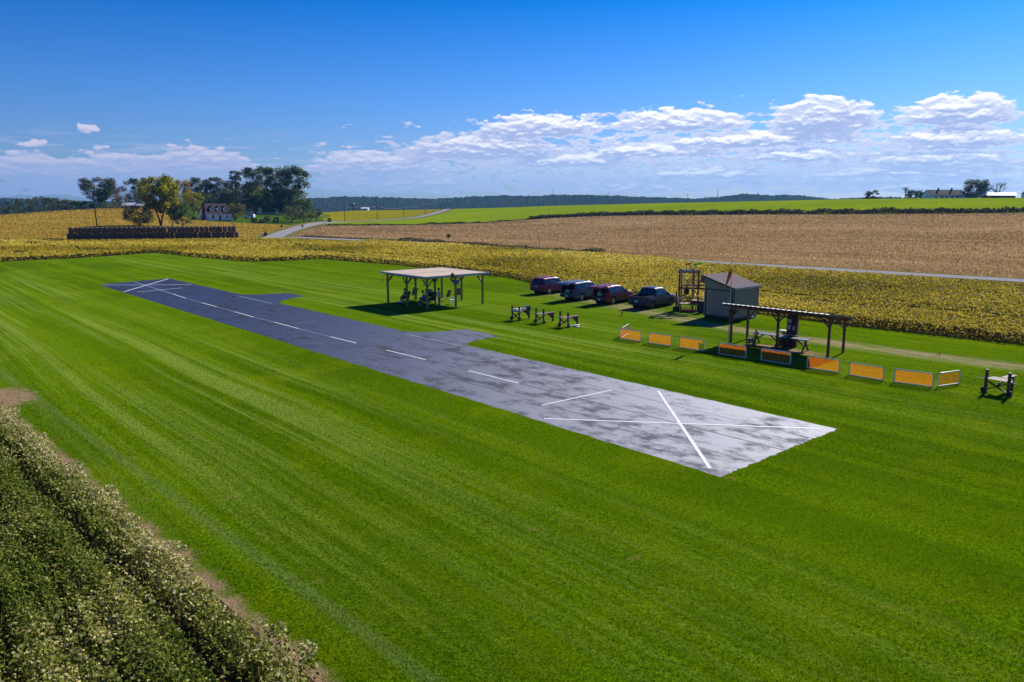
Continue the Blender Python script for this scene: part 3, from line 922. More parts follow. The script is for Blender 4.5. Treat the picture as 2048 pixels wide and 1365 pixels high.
rp_ = fastmesh('ripe_crop', V, F, M_RIPE, tint=np.clip(rng.normal(.48, .2, len(Q)) + .4 * (nq - .5), 0, 1))
tag(rp_, 'ripe golden crop on the left slope behind the bale stack', 'crop', kind='stuff')
# ------------------------------------------------------------------ materials of things
M_PINE = mat('treated_pine', (.30, .195, .085), .7, .3, 3, stretch=(6, 6, .7))
M_DARKW = mat('red_brown_wood', (.17, .048, .030), .6, .35, 4, stretch=(5, 5, 1))
M_DKRED = mat('dark_red_wood', (.075, .018, .013), .55, .35, 4)
M_GREYW = mat('weathered_board', (.20, .155, .135), .75, .3, 5, stretch=(1, 6, 6))
M_LOG = mat('weathered_log', (.30, .225, .14), .8, .3, 5)
M_ROOF = mat('pale_sheet_roof', (.60, .455, .30), .5, .10, 1.5)
M_FASC = mat('grey_fascia', (.45, .44, .50), .5, .15, 4)
M_TIN = mat('bright_tin', (.22, .22, .24), .6, .15, 5, metal=.15)
M_BLACK = mat('black_plastic', (.015, .015, .016), .5, .3, 10)
M_WHITE = mat('white_plastic', (.78, .78, .80), .4, .06, 8)
M_PVC = mat('white_pipe', (.62, .66, .68), .35, .08, 9)
M_PAPER = mat('pale_notice', (.48, .47, .50), .8, .3, 9)
M_STEEL = mat('grey_steel', (.30, .30, .31), .4, .2, 9, metal=.7)
M_RED = mat('red_plastic', (.55, .03, .02), .4, .2, 9)
M_NAVY = mat('navy_tabletop', (.040, .042, .085), .45, .3, 5)
M_BLUES = mat('blue_sign_board', (.02, .045, .30), .4, .15, 9)
M_ORANGE = mat('orange_board', (.46, .19, .05), .6, .3, 7)
M_SLING = mat('tan_sling', (.16, .095, .062), .8, .2, 30)
M_RUBBER = mat('tyre_rubber', (.02, .02, .021), .8, .3, 12)
M_RIM = mat('alloy_rim', (.55, .56, .58), .3, .1, 9, metal=.8)
M_GLASS = mat('tinted_glass', (.018, .024, .032), .08, .2, 2, spec=.8)
M_LAMPR = mat('red_lamp', (.35, .012, .012), .2, .2, 20)
M_LAMPW = mat('clear_lamp', (.6, .62, .65), .15, .1, 20)
M_CHROME = mat('chrome_trim', (.7, .7, .72), .15, .05, 9, metal=1)
M_SKIN = mat('skin', (.42, .23, .15), .6, .12, 12)
M_HAIR = mat('dark_hair', (.03, .022, .017), .7, .3, 40)
M_JEAN = mat('blue_denim', (.035, .075, .22), .85, .25, 20)
M_DIRTW = mat('worn_white_wood', (.55, .53, .50), .7, .2, 6)

# orange mesh netting: woven holes let part of the light through
nm = bpy.data.materials.new('orange_netting'); nm.use_nodes = True
q = NT(nm.node_tree); p = nm.node_tree.nodes['Principled BSDF']
tc = q.new('ShaderNodeTexCoord').outputs['Object']
q.put(p.inputs['Base Color'], q.mix(q.noise(tc, 7, 4), (.66, .11, .006), (.84, .20, .012)))
p.inputs['Roughness'].default_value = .6
tl = q.new('ShaderNodeBsdfTranslucent'); tl.inputs[0].default_value = (.88, .225, .012, 1)
tp = q.new('ShaderNodeBsdfTransparent')
m1 = q.new('ShaderNodeMixShader'); m1.inputs[0].default_value = .45
q.put(m1.inputs[1], p.outputs[0]); q.put(m1.inputs[2], tl.outputs[0])
m2 = q.new('ShaderNodeMixShader')
q.put(m2.inputs[0], q.m('MULTIPLY_ADD', q.noise(tc, 3, 3), .25, .42))
q.put(m2.inputs[1], m1.outputs[0]); q.put(m2.inputs[2], tp.outputs[0])
q.put(nm.node_tree.nodes['Material Output'].inputs[0], m2.outputs[0])
M_NET = nm

# ------------------------------------------------------------------ open pavilion
PV = (-7.42, 67.0)
pav = thing('open_pavilion', 'open pavilion on nine pine posts with flat pale tan roof', 'pavilion', (*PV, 0), RZ)
for ix in range(3):
    for iy in range(3):
        x, y = ix * 3.1, iy * 3.22
        pb = MB().box((x, y, 1.33), (.15, .15, 2.66)).build('post', M_PINE, pav)
        br = MB()
        for sx, sy in ((1, 0), (-1, 0), (0, 1), (0, -1)):
            if 0 <= ix + sx <= 2 and 0 <= iy + sy <= 2:
                br.bar((x + sx * .07, y + sy * .07, 2.0), (x + sx * .62, y + sy * .62, 2.58), .07, .1)
        br.build('knee_brace', M_PINE, pav)
for ix in range(3):
    MB().box((ix * 3.1, 3.22, 2.70), (.09, 7.2, .12)).build('beam', M_PINE, pav)
rf = MB()
for i in range(13):
    rf.box((3.1, -.38 + i * .6, 2.80), (6.95, .05, .09))
rf.build('rafters', M_PINE, pav)
rm = MB().box((3.1, 1.40, 2.893), (7.1, 3.72, .06)).box((3.1, 5.14, 2.896), (7.1, 3.72, .06))
rm.build('roof', M_ROOF, pav)
sm = MB().box((3.1, 3.27, 2.935), (7.12, .10, .014)); sm.build('roof_seam', M_FASC, pav)
fm = MB().box((3.1, -.48, 2.87), (7.16, .05, .16)).box((3.1, 7.03, 2.87), (7.16, .05, .16)).box((-.475, 3.27, 2.87), (.05, 7.46, .16)).box((6.675, 3.27, 2.87), (.05, 7.46, .16))
fm.build('fascia', M_FASC, pav)
ds = thing('diamond_sign', 'orange brown diamond board fixed to the pavilion roof edge', 'sign', G(883.5, 549, 2.9), R(0))
ds.location = Vector((*ST(0, 0), 0)); ds.location = Vector((PV[0] + EV[0] * 2.35 - DV[0] * .56, PV[1] + EV[1] * 2.35 - DV[1] * .56, 2.86))
MB().prism([(0, -.32), (.30, 0), (0, .32), (-.30, 0)], -.012, .012, Matrix.Rotation(R(90), 4, 'X')).build('board', M_ORANGE, ds)
MB().prism([(0, -.15), (.14, 0), (0, .15), (-.14, 0)], .0125, .018, Matrix.Rotation(R(90), 4, 'X')).build('emblem', mat('brown_emblem', (.20, .085, .03), .6), ds)
ds.rotation_euler = (0, 0, R(18))
bs = thing('notice_sign', 'blue square notice board hung on a pavilion post', 'sign', (PV[0] + EV[0] * 3.1 - DV[0] * .10, PV[1] + EV[1] * 3.1 - DV[1] * .10, 2.24), R(12))
MB().box((0, 0, 0), (.46, .025, .40)).build('board', M_BLUES, bs)
lt = MB()
for i in range(4):
    lt.box((random.uniform(-.02, .02), -.0145, .12 - i * .075), (.30 - .06 * (i % 2), .004, .022))
lt.build('lettering', mat('pale_blue_lettering', (.25, .35, .7), .5), bs)

# ------------------------------------------------------------------ chairs
def sling_chair(loc, rz, label, group='tan sling chairs under the pavilion'):
    t = thing('sling_chair', label, 'chair', loc, rz, group)          # sitter faces local +Y
    fr = MB()
    for sx in (-.29, .29):
        fr.tube([(sx, .27, .012), (sx, .25, .47), (sx, -.22, .42), (sx, -.30, .01)], .014, 6)
        fr.tube([(sx, .24, .40), (sx, .22, .62), (sx, -.26, .64)], .014, 6)
        fr.tube([(sx, -.20, .41), (sx, -.40, 1.08)], .014, 6)
    fr.tube([(-.29, -.40, 1.08), (.29, -.40, 1.08)], .014, 6)
    fr.tube([(-.29, -.30, .05), (.29, -.30, .05)], .012, 6)
    fr.build('frame', M_BLACK, t)
    MB().bar((0, .25, .42), (0, -.21, .40), .55, .02, (0, 0, 1)).build('seat', M_SLING, t)
    MB().bar((0, -.20, .40), (0, -.40, 1.06), .55, .02, (0, -1, .3)).build('backrest', M_SLING, t)
    return t
def g2(u, v): 
    p = G(u, v); return (p.x, p.y, 0)
sling_chair(g2(826.5, 599), R(150), 'empty tan sling chair at the back left pavilion post, its back to the camera')
sling_chair(g2(893, 602), R(60), 'empty tan sling chair between the standing man and the white chair')
sling_chair(g2(915, 598), R(35), 'tan sling chair behind the white plastic chair')
sling_chair(g2(812, 606), R(120), 'sling chair carrying the dark clothed man behind the left pavilion post')
sling_chair(g2(849.5, 610), R(95), 'sling chair carrying the man in the bright blue shirt')
sling_chair(g2(864, 609), R(130), 'sling chair carrying the man in maroon behind the near corner post')
sling_chair(g2(859, 602), R(205), 'tan sling chair behind the near corner post with a dark bag on its back')
wc_ = thing('plastic_chair', 'white plastic garden chair by the right pavilion post', 'chair', g2(904.5, 609), R(75))
MB().box((0, 0, .42), (.50, .46, .035)).build('seat', M_WHITE, wc_)
bk = MB()
for i in range(5):
    bk.bar((-.18 + i * .09, -.22, .43), (-.20 + i * .10, -.33, .86), .05, .02, (0, 1, 0))
bk.bar((-.25, -.33, .87), (.25, -.33, .87), .03, .06)
bk.build('backrest', M_WHITE, wc_)
for sx in (-.22, .22):
    for sy in (-.20, .20):
        MB().tube([(sx, sy, .41), (sx * 1.15, sy * 1.15, 0)], [.026, .02], 6).build('leg', M_WHITE, wc_)
    MB().tube([(sx * 1.15, .22, .42), (sx * 1.2, .20, .63), (sx * 1.15, -.24, .66)], .02, 6).build('armrest', M_WHITE, wc_)
tb = thing('round_table', 'small dark round table under the pavilion behind the standing man', 'table', g2(868.5, 601), 0)
MB().lathe([(0.01, .70), (.55, .70), (.56, .715), (.55, .73), (.01, .73)], n=20).build('table_top', M_BLACK, tb)
MB().tube([(0, 0, 0), (0, 0, .70)], .03, 8).build('pedestal', M_BLACK, tb)
MB().lathe([(.28, 0), (.26, .03), (.04, .05)], n=14).build('base', M_BLACK, tb)
bag = thing('shoulder_bag', 'dark bag lying on the round table under the pavilion', 'bag', Vector(g2(866, 601)) + Vector((-.1, 0, .731)), .5)
MB().lathe([(.19, 0), (.22, .06), (.20, .16), (.10, .22), (.02, .23)], n=12).build('pouch', M_BLACK, bag, True)
MB().tube([(-.12, 0, .19), (-.07, 0, .34), (.07, 0, .34), (.12, 0, .19)], .012, 6).build('strap', M_BLACK, bag)
bx = thing('cool_box', 'low box with white lid on the grass left of the pavilion people', 'box', g2(800, 610.5), R(8))
MB().box((0, 0, .14), (.52, .34, .28)).build('tub', M_BLACK, bx)
MB().box((0, 0, .30), (.55, .37, .045)).build('lid', M_WHITE, bx)

# ------------------------------------------------------------------ people
def skin_obj(name, J, chains, m, parent, root, lvl=1):
    """one continuous surface grown from a jointed skeleton; J: name -> (xyz, radius)"""
    bm = bmesh.new()
    sk = bm.verts.layers.skin.verify()
    vs = {}
    for n, (c, r) in J.items():
        v = bm.verts.new(c)
        v[sk].radius = (r, r) if not isinstance(r, tuple) else r
        v[sk].use_root = n == root
        vs[n] = v
    for ch in chains:
        for a, b in zip(ch[:-1], ch[1:]):
            bm.edges.new((vs[a], vs[b]))
    me = bpy.data.meshes.new(name)
    bm.to_mesh(me); bm.free()
    me.materials.append(m)
    o = bpy.data.objects.new(name, me)
    S.collection.objects.link(o)
    md = o.modifiers.new('Skin', 'SKIN'); md.use_smooth_shade = True
    o.modifiers.new('Subdivision', 'SUBSURF').levels = lvl
    o.modifiers['Subdivision'].render_levels = lvl
    o.parent = parent
    return o
def person(label, loc, rz, pose, shirt, trousers, hair=M_HAIR, cap=None, lean=0.0, shirt_len=0.0):
    t = thing('person', label, 'person', loc, rz)                     # faces local +Y
    J = {}
    if pose == 'stand':
        J['pel'] = ((0, 0, .95), (.155, .11)); hip = .95
        for s, n in ((-1, 'l'), (1, 'r')):
            J[n + 'hip'] = ((s * .095, 0, .88), .095); J[n + 'kn'] = ((s * .11, .02 + .03 * s, .49), .066)
            J[n + 'an'] = ((s * .12, -.02 + .05 * s, .09), .045); J[n + 'to'] = ((s * .14, .12 + .05 * s, .045), .038)
        base = Vector((0, 0, .95)); up = Vector((0, .04, 1)).normalized()
    else:
        J['pel'] = ((0, -.06, .52), (.16, .12)); hip = .52
        for s, n in ((-1, 'l'), (1, 'r')):
            J[n + 'hip'] = ((s * .10, 0, .52), .098); J[n + 'kn'] = ((s * .15, .41, .54), .07)
            J[n + 'an'] = ((s * .16, .40 + .06 * s, .10), .046); J[n + 'to'] = ((s * .18, .55 + .06 * s, .05), .04)
        base = Vector((0, -.06, .52)); up = Vector((0, lean, 1)).normalized()
    A = lambda d: base + up * d
    J['sp'] = (A(.20), (.145, .105)); J['ch'] = (A(.40), (.165, .115)); J['nk'] = (A(.545), .058); J['nk2'] = (A(.60), .055)
    hd = A(.72) + Vector((0, .03, 0))
    J['hb'] = (hd + Vector((0, .005, -.055)), .078); J['hm'] = (hd, .098); J['ht'] = (hd + Vector((0, -.01, .07)), .085)
    J['ns'] = (hd + Vector((0, .105, -.02)), .018)
    chains = [['pel', 'sp', 'ch', 'nk', 'nk2', 'hb', 'hm', 'ht'], ['hm', 'ns']]
    for s, n in ((-1, 'l'), (1, 'r')):
        sh = A(.475) + Vector((s * .185, 0, 0))
        J[n + 'er'] = (hd + Vector((s * .10, 0, -.01)), .02); chains.append(['hm', n + 'er'])
        if pose == 'stand':
            bend = s < 0
            el = sh + Vector((s * .06, -.03, -.29)); wr = el + (Vector((-s * .05, .22, .04)) if bend else Vector((s * .01, .07, -.25)))
        else:
            el = sh + Vector((s * .08, .10, -.27)); wr = el + Vector((-s * .08, .22, -.06))
        fd = (wr - el).normalized()
        hn = wr + fd * .085
        J[n + 'sh'] = (sh, .068); J[n + 'el'] = (el, .047); J[n + 'wr'] = (wr, .030); J[n + 'pa'] = (hn, (.040, .022))
        chains += [['ch', n + 'sh', n + 'el', n + 'wr', n + 'pa']]
        sd_ = fd.cross(Vector((0, 0, 1)))
        sd_ = sd_.normalized() if sd_.length > .1 else Vector((0, 1, 0))
        dn = Vector((0, 0, -1)) if abs(fd.z) < .8 else Vector((0, 1, 0))
        for i in range(4):
            off = sd_ * (-.027 + .018 * i)
            ln = (.062, .074, .070, .054)[i]
            J[n + 'f%d' % i] = (hn + off + fd * .045, .0095); J[n + 'g%d' % i] = (hn + off * 1.1 + fd * (.045 + ln * .6) + dn * .014, .0085)
            J[n + 'h%d' % i] = (hn + off * 1.1 + fd * (.045 + ln * .9) + dn * .04, .007)
            chains.append([n + 'pa', n + 'f%d' % i, n + 'g%d' % i, n + 'h%d' % i])
        th_ = -sd_ * .05 if s > 0 else sd_ * .05
        J[n + 't0'] = (hn - fd * .03 + th_, .011); J[n + 't1'] = (hn + fd * .02 + th_ * 1.35, .009)
        chains.append([n + 'pa', n + 't0', n + 't1'])
        chains.append(['pel', n + 'hip', n + 'kn', n + 'an', n + 'to'])
    skin_obj('body', J, chains, M_SKIN, t, 'pel')
    gr = lambda n, k=1.0, a=.016: (J[n][0], tuple(x * k + a for x in J[n][1]) if isinstance(J[n][1], tuple) else J[n][1] * k + a)
    sj = {n: gr(n) for n in ('pel', 'sp', 'ch', 'lsh', 'lel', 'rsh', 'rel')}
    sj['nk'] = (A(.51), .07)
    for n in 'lr':
        sj[n + 'sl'] = (Vector(J[n + 'el'][0]).lerp(J[n + 'wr'][0], shirt_len), .058)
    skin_obj('shirt', sj, [['pel', 'sp', 'ch', 'nk'], ['ch', 'lsh', 'lel', 'lsl'], ['ch', 'rsh', 'rel', 'rsl']] if shirt_len else [['pel', 'sp', 'ch', 'nk'], ['ch', 'lsh', 'lel'], ['ch', 'rsh', 'rel']], shirt, t, 'pel')
    tj = {n: gr(n, 1, .018) for n in ('pel', 'lhip', 'rhip', 'lkn', 'rkn')}
    tj['pel'] = (J['pel'][0], (.125, .105))
    tj['lan'] = (Vector(J['lan'][0]) + Vector((0, 0, .02)), .066); tj['ran'] = (Vector(J['ran'][0]) + Vector((0, 0, .02)), .066)
    skin_obj('trousers', tj, [['pel', 'lhip', 'lkn', 'lan'], ['pel', 'rhip', 'rkn', 'ran']], trousers, t, 'pel')
    for n in 'lr':
        a, b = Vector(J[n + 'an'][0]), Vector(J[n + 'to'][0])
        d = (b - a); d.z = 0; d.normalize()
        sh_ = MB().lathe([(.02, 0.0), (.055, .004), (.058, .04), (.045, .085), (.02, .095)], (0, 0, 0), n=10).build('shoe', M_BLACK if pose == 'stand' else M_DIRTW, t, True)
        sh_.location = (a.x + d.x * .05, a.y + d.y * .05, 0); sh_.scale = (.85, 2.3, 1.0); sh_.rotation_euler = (0, 0, math.atan2(-d.x, d.y))
    hm = MB().lathe([(.112, -.03), (.120, .02), (.112, .075), (.075, .125), (.015, .145)], (0, 0, 0), n=14)
    o = hm.build('cap' if cap else 'hair', cap or hair, t, True); o.location = hd + Vector((0, -.018, .015))
    if cap:
        pk = MB().prism([(-.075, .09), (-.06, .19), (0, .215), (.06, .19), (.075, .09)], .03, .042); pk.build('cap_peak', cap, o)
    return t
p1 = g2(879, 617)
person('standing man in blue jeans and a pale green shirt under the pavilion', p1, R(80), 'stand', mat('pale_green_shirt', (.27, .36, .34), .8, .2, 14), M_JEAN, cap=mat('dark_navy_cap', (.015, .017, .035), .7), shirt_len=.0)
person('seated man in a bright blue shirt leaning forward under the pavilion', g2(849.5, 610), R(95), 'sit', mat('bright_blue_shirt', (.07, .16, .62), .8, .2, 14), M_JEAN, lean=.30)
person('seated man in dark clothes behind the left pavilion post', g2(812, 606), R(120), 'sit', mat('charcoal_shirt', (.035, .033, .045), .8, .3, 14), mat('dark_trousers', (.03, .03, .035), .85), lean=.18, shirt_len=.8)
person('seated man in maroon shirt half hidden by the near pavilion post', g2(864, 609), R(130), 'sit', mat('maroon_shirt', (.11, .025, .03), .8, .4, 14), mat('brown_trousers', (.06, .035, .03), .85), hair=mat('grey_hair', (.35, .32, .30), .8), lean=.22)

# ------------------------------------------------------------------ model stands with two tall posts
def stand(loc, rz, label, group='wooden model stands', n0=None):
    t = thing('model_stand', label, 'model stand', loc, rz, group)       # local -X faces the runway, +X rear leg
    for y in (-.42, .42):
        MB().box((0, y, .58), (.10, .10, 1.16)).build('post', M_DARKW, t)
        w = MB().lathe([(.03, -.035), (.13, -.03), (.14, 0), (.13, .03), (.03, .035)], (0, 0, 0), 'Y', 14)
        wl = w.build('wheel', M_RUBBER, t, True, (-.02, y * 1.24, .14))
        MB().lathe([(.005, -.04), (.045, -.04), (.045, .04), (.005, .04)], (0, 0, 0), 'Y', 8).build('hub', M_STEEL, wl)
        MB().box((.10, y, .685), (.34, .09, .05)).build('side_rail', M_DARKW, t)
        MB().tube([(-.03, y * 1.12, .70), (-.10, y * 1.75, .70)], .022, 8).build('support_peg', M_DIRTW, t)
    cb = MB().bar((-.035, -.40, .14), (-.035, .40, .62), .05, .09, (1, 0, 0)).bar((.035, .40, .14), (.035, -.40, .62), .05, .09, (1, 0, 0))
    cb.build('cross_brace', M_DARKW, t)
    tp_ = MB()
    for i in range(4):
        tp_.box((-.10 + .17 * i, 0, .728), (.16, .74 - .0 * i, .032))
    tp_.build('table_board', M_GREYW, t)
    MB().box((1.05, 0, .729), (.96, .26, .034)).build('tail_plank', M_GREYW, t)
    MB().box((1.42, 0, .36), (.11, .11, .71)).build('rear_leg', M_DARKW, t)
    MB().prism([(0, 0), (.62, 0), (.62, -.50)], -.02, .02, Matrix.Translation((.745, 0, .70)) @ Matrix.Rotation(R(90), 4, 'X')).build('gusset', M_DARKW, t)
    MB().bar((.05, 0, .40), (.75, 0, .68), .05, .09).build('strut', M_DARKW, t)
    return t
def mid(a, b): return ((a[0] + b[0]) / 2, (a[1] + b[1]) / 2, 0)
s1 = stand(mid(g2(1022, 641), g2(1041, 641)), RZ, 'model stand with a white model aircraft and a dark box on its top')
s2 = stand(mid(g2(1070, 646.5), g2(1089, 647)), RZ, 'empty model stand, middle of the row of three near the cars')
s3 = stand(mid(g2(1118, 654.5), g2(1138, 654.5)), RZ, 'model stand with a small white model aircraft on the grass at its rear leg')
s4 = stand(mid(g2(1974, 785), g2(2011, 793)), RZ - R(6), 'large model stand alone at the right edge beyond the orange panels')
s4.scale = (1.15, 1.22, 1.0)
def model_plane(loc, rz, label, m, sc):
    t = thing('model_aircraft', label, 'model aircraft', loc, rz, 'model aircraft at the stands')
    MB().tube([(-.62, 0, .10), (-.5, 0, .11), (-.2, 0, .13), (.25, 0, .13), (.8, 0, .14)], [.02, .085, .10, .075, .02], 10).build('fuselage', m, t, True)
    MB().prism([(-.25, -.55), (.02, -.55), (.05, 0), (.02, .55), (-.25, .55), (-.30, 0)], .04, .07).build('wing', m, t)
    MB().prism([(.62, -.22), (.80, -.22), (.84, 0), (.80, .22), (.62, .22)], .14, .155).build('tailplane', m, t)
    MB().prism([(.55, 0), (.86, 0), (.90, .30), (.76, .30)], -.012, .012, Matrix.Translation((0, 0, .14)) @ Matrix.Rotation(R(90), 4, 'X')).build('fin', m, t)
    MB().lathe([(.01, -.06), (.05, 0), (.055, .05)], (-.66, 0, .10), 'X', 10).build('spinner', M_BLACK, t, True)
    t.scale = (sc,) * 3
    return t
M_MODEL = mat('pale_model_skin', (.62, .62, .68), .35, .2, 6)
lx = Vector((EV[0], EV[1], 0))
model_plane(s1.location + lx * .20 + Vector((0, 0, .745)), RZ, 'white model aircraft lying on the far stand', M_MODEL, .95)
db = thing('field_box', 'dark blue box standing on the tail plank of the far stand', 'box', s1.location + lx * 1.35 + Vector((0, 0, .747)), RZ)
MB().box((0, 0, .14), (.30, .24, .28)).build('case', mat('dark_blue_case', (.02, .03, .05), .5), db)
MB().tube([(.12, 0, .27), (.14, 0, .36)], .02, 6).build('handle', M_BLACK, db)
model_plane(s3.location + lx * .85 + Vector((.2, -.45, 0)), RZ + R(170), 'small white and green model aircraft on the grass', mat('white_green_skin', (.60, .68, .62), .4, .25, 3), .75)

# ------------------------------------------------------------------ orange netting panels
def rounded(w, h, r):
    pts = []
    for cx, cy, a0 in ((w - r, h - r, 0), (r, h - r, 90)):
        for i in range(5):
            a = R(a0 + 90 * i / 4)
            pts.append((cx + r * math.cos(a), 0, cy + r * math.sin(a)))
    return [(w, 0, .03)] + pts + [(0, 0, .03)]
def panel(a, b, label, h=.72):
    a, b = Vector(a), Vector(b)
    w = (b - a).length
    t = thing('netting_panel', label, 'safety panel', a, math.atan2((b - a).y, (b - a).x), 'white framed orange netting panels')
    fr = MB().tube(rounded(w, h, .10), .030, 8)
    fr.tube([(0, 0, .045), (w, 0, .045)], .030, 8)
    fr.build('frame', M_PVC, t, True)
    nt_ = MB()
    nx, nz = 8, 4
    vs = [(.035 + (w - .07) * i / nx, .012 * math.sin(i * 1.7 + l), .075 + (h - .11) * l / nz) for l in range(nz + 1) for i in range(nx + 1)]
    nt_.addv(vs, [(l * (nx + 1) + i, l * (nx + 1) + i + 1, (l + 1) * (nx + 1) + i + 1, (l + 1) * (nx + 1) + i) for l in range(nz) for i in range(nx)])
    nt_.build('netting', M_NET, t)
    return t
PL = [((1239.5, 678), (1281.5, 684.5), 'front panel at the far left end of the row, meeting the short return panel'),
      ((1297, 687), (1342.5, 693.5), 'second front panel from the far left end, its net thin and olive against the grass'),
      ((1359, 696), (1407, 703.5), 'third front panel from the far left end, just left of the shelter shadow'),
      ((1438, 709), (1491.5, 717.5), 'panel in front of the shelter bench, its lower half in shadow'),
      ((1522, 721.5), (1580.5, 731), 'panel in front of the shelter tables, almost all in dark red shadow'),
      ((1614, 737), (1678, 746.5), 'panel cut diagonally by the shelter roof shadow'),
      ((1698, 751), (1766, 762.5), 'first fully sunlit panel right of the shelter'),
      ((1788, 765.5), (1865, 775.5), 'last front panel at the near right end, the largest in view')]
for a, b, l in PL:
    panel(g2(*a), g2(*b), l)
panel(g2(1876, 774.5), g2(1918, 768.5), 'return panel at the near right end, angled away from the row')
panel(g2(1244, 676.5), g2(1257, 668), 'short return panel standing behind the far left end of the row')

# ------------------------------------------------------------------ flight line shelter
SH0 = Vector((14.64, 50.76, 0))
shf = Vector((19.15, 45.83, 0)) - SH0
srz = math.atan2(shf.y, shf.x)                     # local +X along the front to the right, +Y to the back
sh = thing('flight_line_shelter', 'dark red timber shelter with low tin roof behind the orange panels', 'shelter', SH0, srz)
Ls, Ws = shf.length, 2.05
for i, (x, y, h) in enumerate(((0, 0, 2.36), (Ls / 2, 0, 2.36), (Ls, 0, 2.36), (0, Ws, 2.06), (Ls, Ws, 2.06))):
    MB().box((x, y, h / 2), (.13, .13, h)).build('post', M_DARKW, sh)
    kb = MB()
    for sx in (-1, 1):
        if 0 <= x + sx * .5 <= Ls:
            kb.bar((x + sx * .06, y, h - .52), (x + sx * .48, y, h - .08), .06, .09)
    if y == 0 and x != Ls / 2:
        kb.bar((x, y + .06, h - .52), (x, y + .48, h - .10), .06, .09)
    kb.build('knee_brace', M_DARKW, sh)
MB().box((Ls / 2, -.0, 2.44), (Ls + .5, .10, .17)).build('front_beam', M_DARKW, sh)
MB().box((Ls / 2, Ws, 2.13), (Ls + .5, .10, .15)).build('rear_beam', M_DARKW, sh)
sf = MB()
for i in range(9):
    x = -.2 + i * (Ls + .4) / 8
    sf.bar((x, -.68, 2.595), (x, Ws + .45, 2.155), .05, .09)
sf.build('rafters', M_DARKW, sh)
# corrugated tin: ribs run from front to back
cr = MB(); n = 84
vs = []
for jy, (y, z) in enumerate(((-.75, 2.70), (Ws + .55, 2.20))):
    for i in range(n + 1):
        vs.append((-.32 + (Ls + .64) * i / n, y, z + (.035 if i % 4 in (0,) else 0)))
for jy, (y, z) in enumerate(((-.75, 2.66), (Ws + .55, 2.16))):
    for i in range(n + 1):
        vs.append((-.32 + (Ls + .64) * i / n, y, z))
k1 = n + 1
fs = [(i, i + 1, k1 + i + 1, k1 + i) for i in range(n)] + [(2 * k1 + i + 1, 2 * k1 + i, 3 * k1 + i, 3 * k1 + i + 1) for i in range(n)] + [(2 * k1 + i, 2 * k1 + i + 1, i + 1, i) for i in range(n)] + [(k1 + i, k1 + i + 1, 3 * k1 + i + 1, 3 * k1 + i) for i in range(n)] + [(0, k1, 3 * k1, 2 * k1), (n, 2 * k1 + n, 3 * k1 + n, k1 + n)]
cr.addv(vs, fs); cr.build('tin_roof', M_TIN, sh)
MB().box((-.005, -.10, 1.75), (.30, .05, 1.0)).build('side_board', M_DKRED, sh)
# windsock on the shelter's corner post
wsk = thing('windsock', 'orange windsock hanging limp from a thin white pole at the shelter corner', 'windsock', SH0 + Vector((-.14, .05, 0)), 0)
MB().tube([(0, 0, 0), (0, 0, 2.7), (.0, 0, 5.0)], [.028, .024, .016], 8).build('pole', mat('grey_white_pole', (.42, .41, .40), .4, .1), wsk)
M_SOCK = mat('faded_orange_cloth', (.46, .145, .014), .8, .45, 4, trans=.35)
MB().tube([(-.06, 0, 4.95), (-.10, -.02, 4.70), (-.20, -.05, 4.35), (-.32, -.08, 3.98), (-.40, -.09, 3.80)], [.12, .115, .095, .06, .035], 12, cap=False).build('sock', M_SOCK, wsk, True)
MB().tube([(-.18, 0, 4.97), (-.06, .12, 4.97), (.06, 0, 4.97), (-.06, -.12, 4.97), (-.18, 0, 4.97)], .012, 6).build('hoop', M_STEEL, wsk)

def local(root, x, y, z=0):
    c, s_ = math.cos(root.rotation_euler.z), math.sin(root.rotation_euler.z)
    return Vector((root.location.x + c * x - s_ * y, root.location.y + s_ * x + c * y, z))
# bench
bp = mid(g2(1490, 694), g2(1512, 692))
bn = thing('garden_bench', 'dark wooden bench with slatted back under the left end of the shelter', 'bench', bp, R(-100))
MB().box((0, .0, .44), (1.15, .42, .04)).build('seat', mat('grey_brown_seat', (.10, .065, .06), .6), bn)
bb = MB()
for z in (.62, .80, .97):
    bb.box((0, .25 + (z - .6) * .25, z), (1.2, .03, .09))
bb.build('backrest', M_DARKW, bn)
for x in (-.5, .5):
    MB().bar((x, -.20, 0), (x, -.16, .42), .07, .09, (0, 1, 0)).bar((x, .22, 0), (x, .20, .44), .07, .09, (0, 1, 0)).bar((x, -.2, .18), (x, .2, .18), .05, .06).build('leg', M_DARKW, bn)
    MB().bar((x, .22, .44), (x, .37, 1.05), .06, .05, (0, 1, 0)).build('back_post', M_DARKW, bn)
# tables
def trestle(loc, rz, L, Wd, label, top):
    t = thing('trestle_table', label, 'table', loc, rz, 'tables under the shelter')
    tp_ = MB()
    for i in range(4):
        tp_.box((0, -Wd / 2 + Wd / 8 + i * Wd / 4, .735), (L, Wd / 4 - .008, .04))
    tp_.build('table_top', top, t)
    for sx in (-1, 1):
        x = sx * (L / 2 - .22)
        MB().bar((x, -Wd * .42, 0), (x, Wd * .25, .71), .07, .09, (1, 0, 0)).bar((x + .06, Wd * .42, 0), (x + .06, -Wd * .25, .71), .07, .09, (1, 0, 0)).build('trestle_leg', M_DARKW, t)
        MB().bar((x, 0, .30), (sx * .18, 0, .70), .05, .08).build('brace', M_DARKW, t)
    return t
trestle(local(sh, 2.02, 1.10), srz, 2.0, .80, 'navy topped trestle table beside the bench under the shelter', M_NAVY)
trestle(local(sh, 3.98, .80), srz, 2.1, .80, 'navy topped trestle table nearest the orange panels under the shelter', M_NAVY)
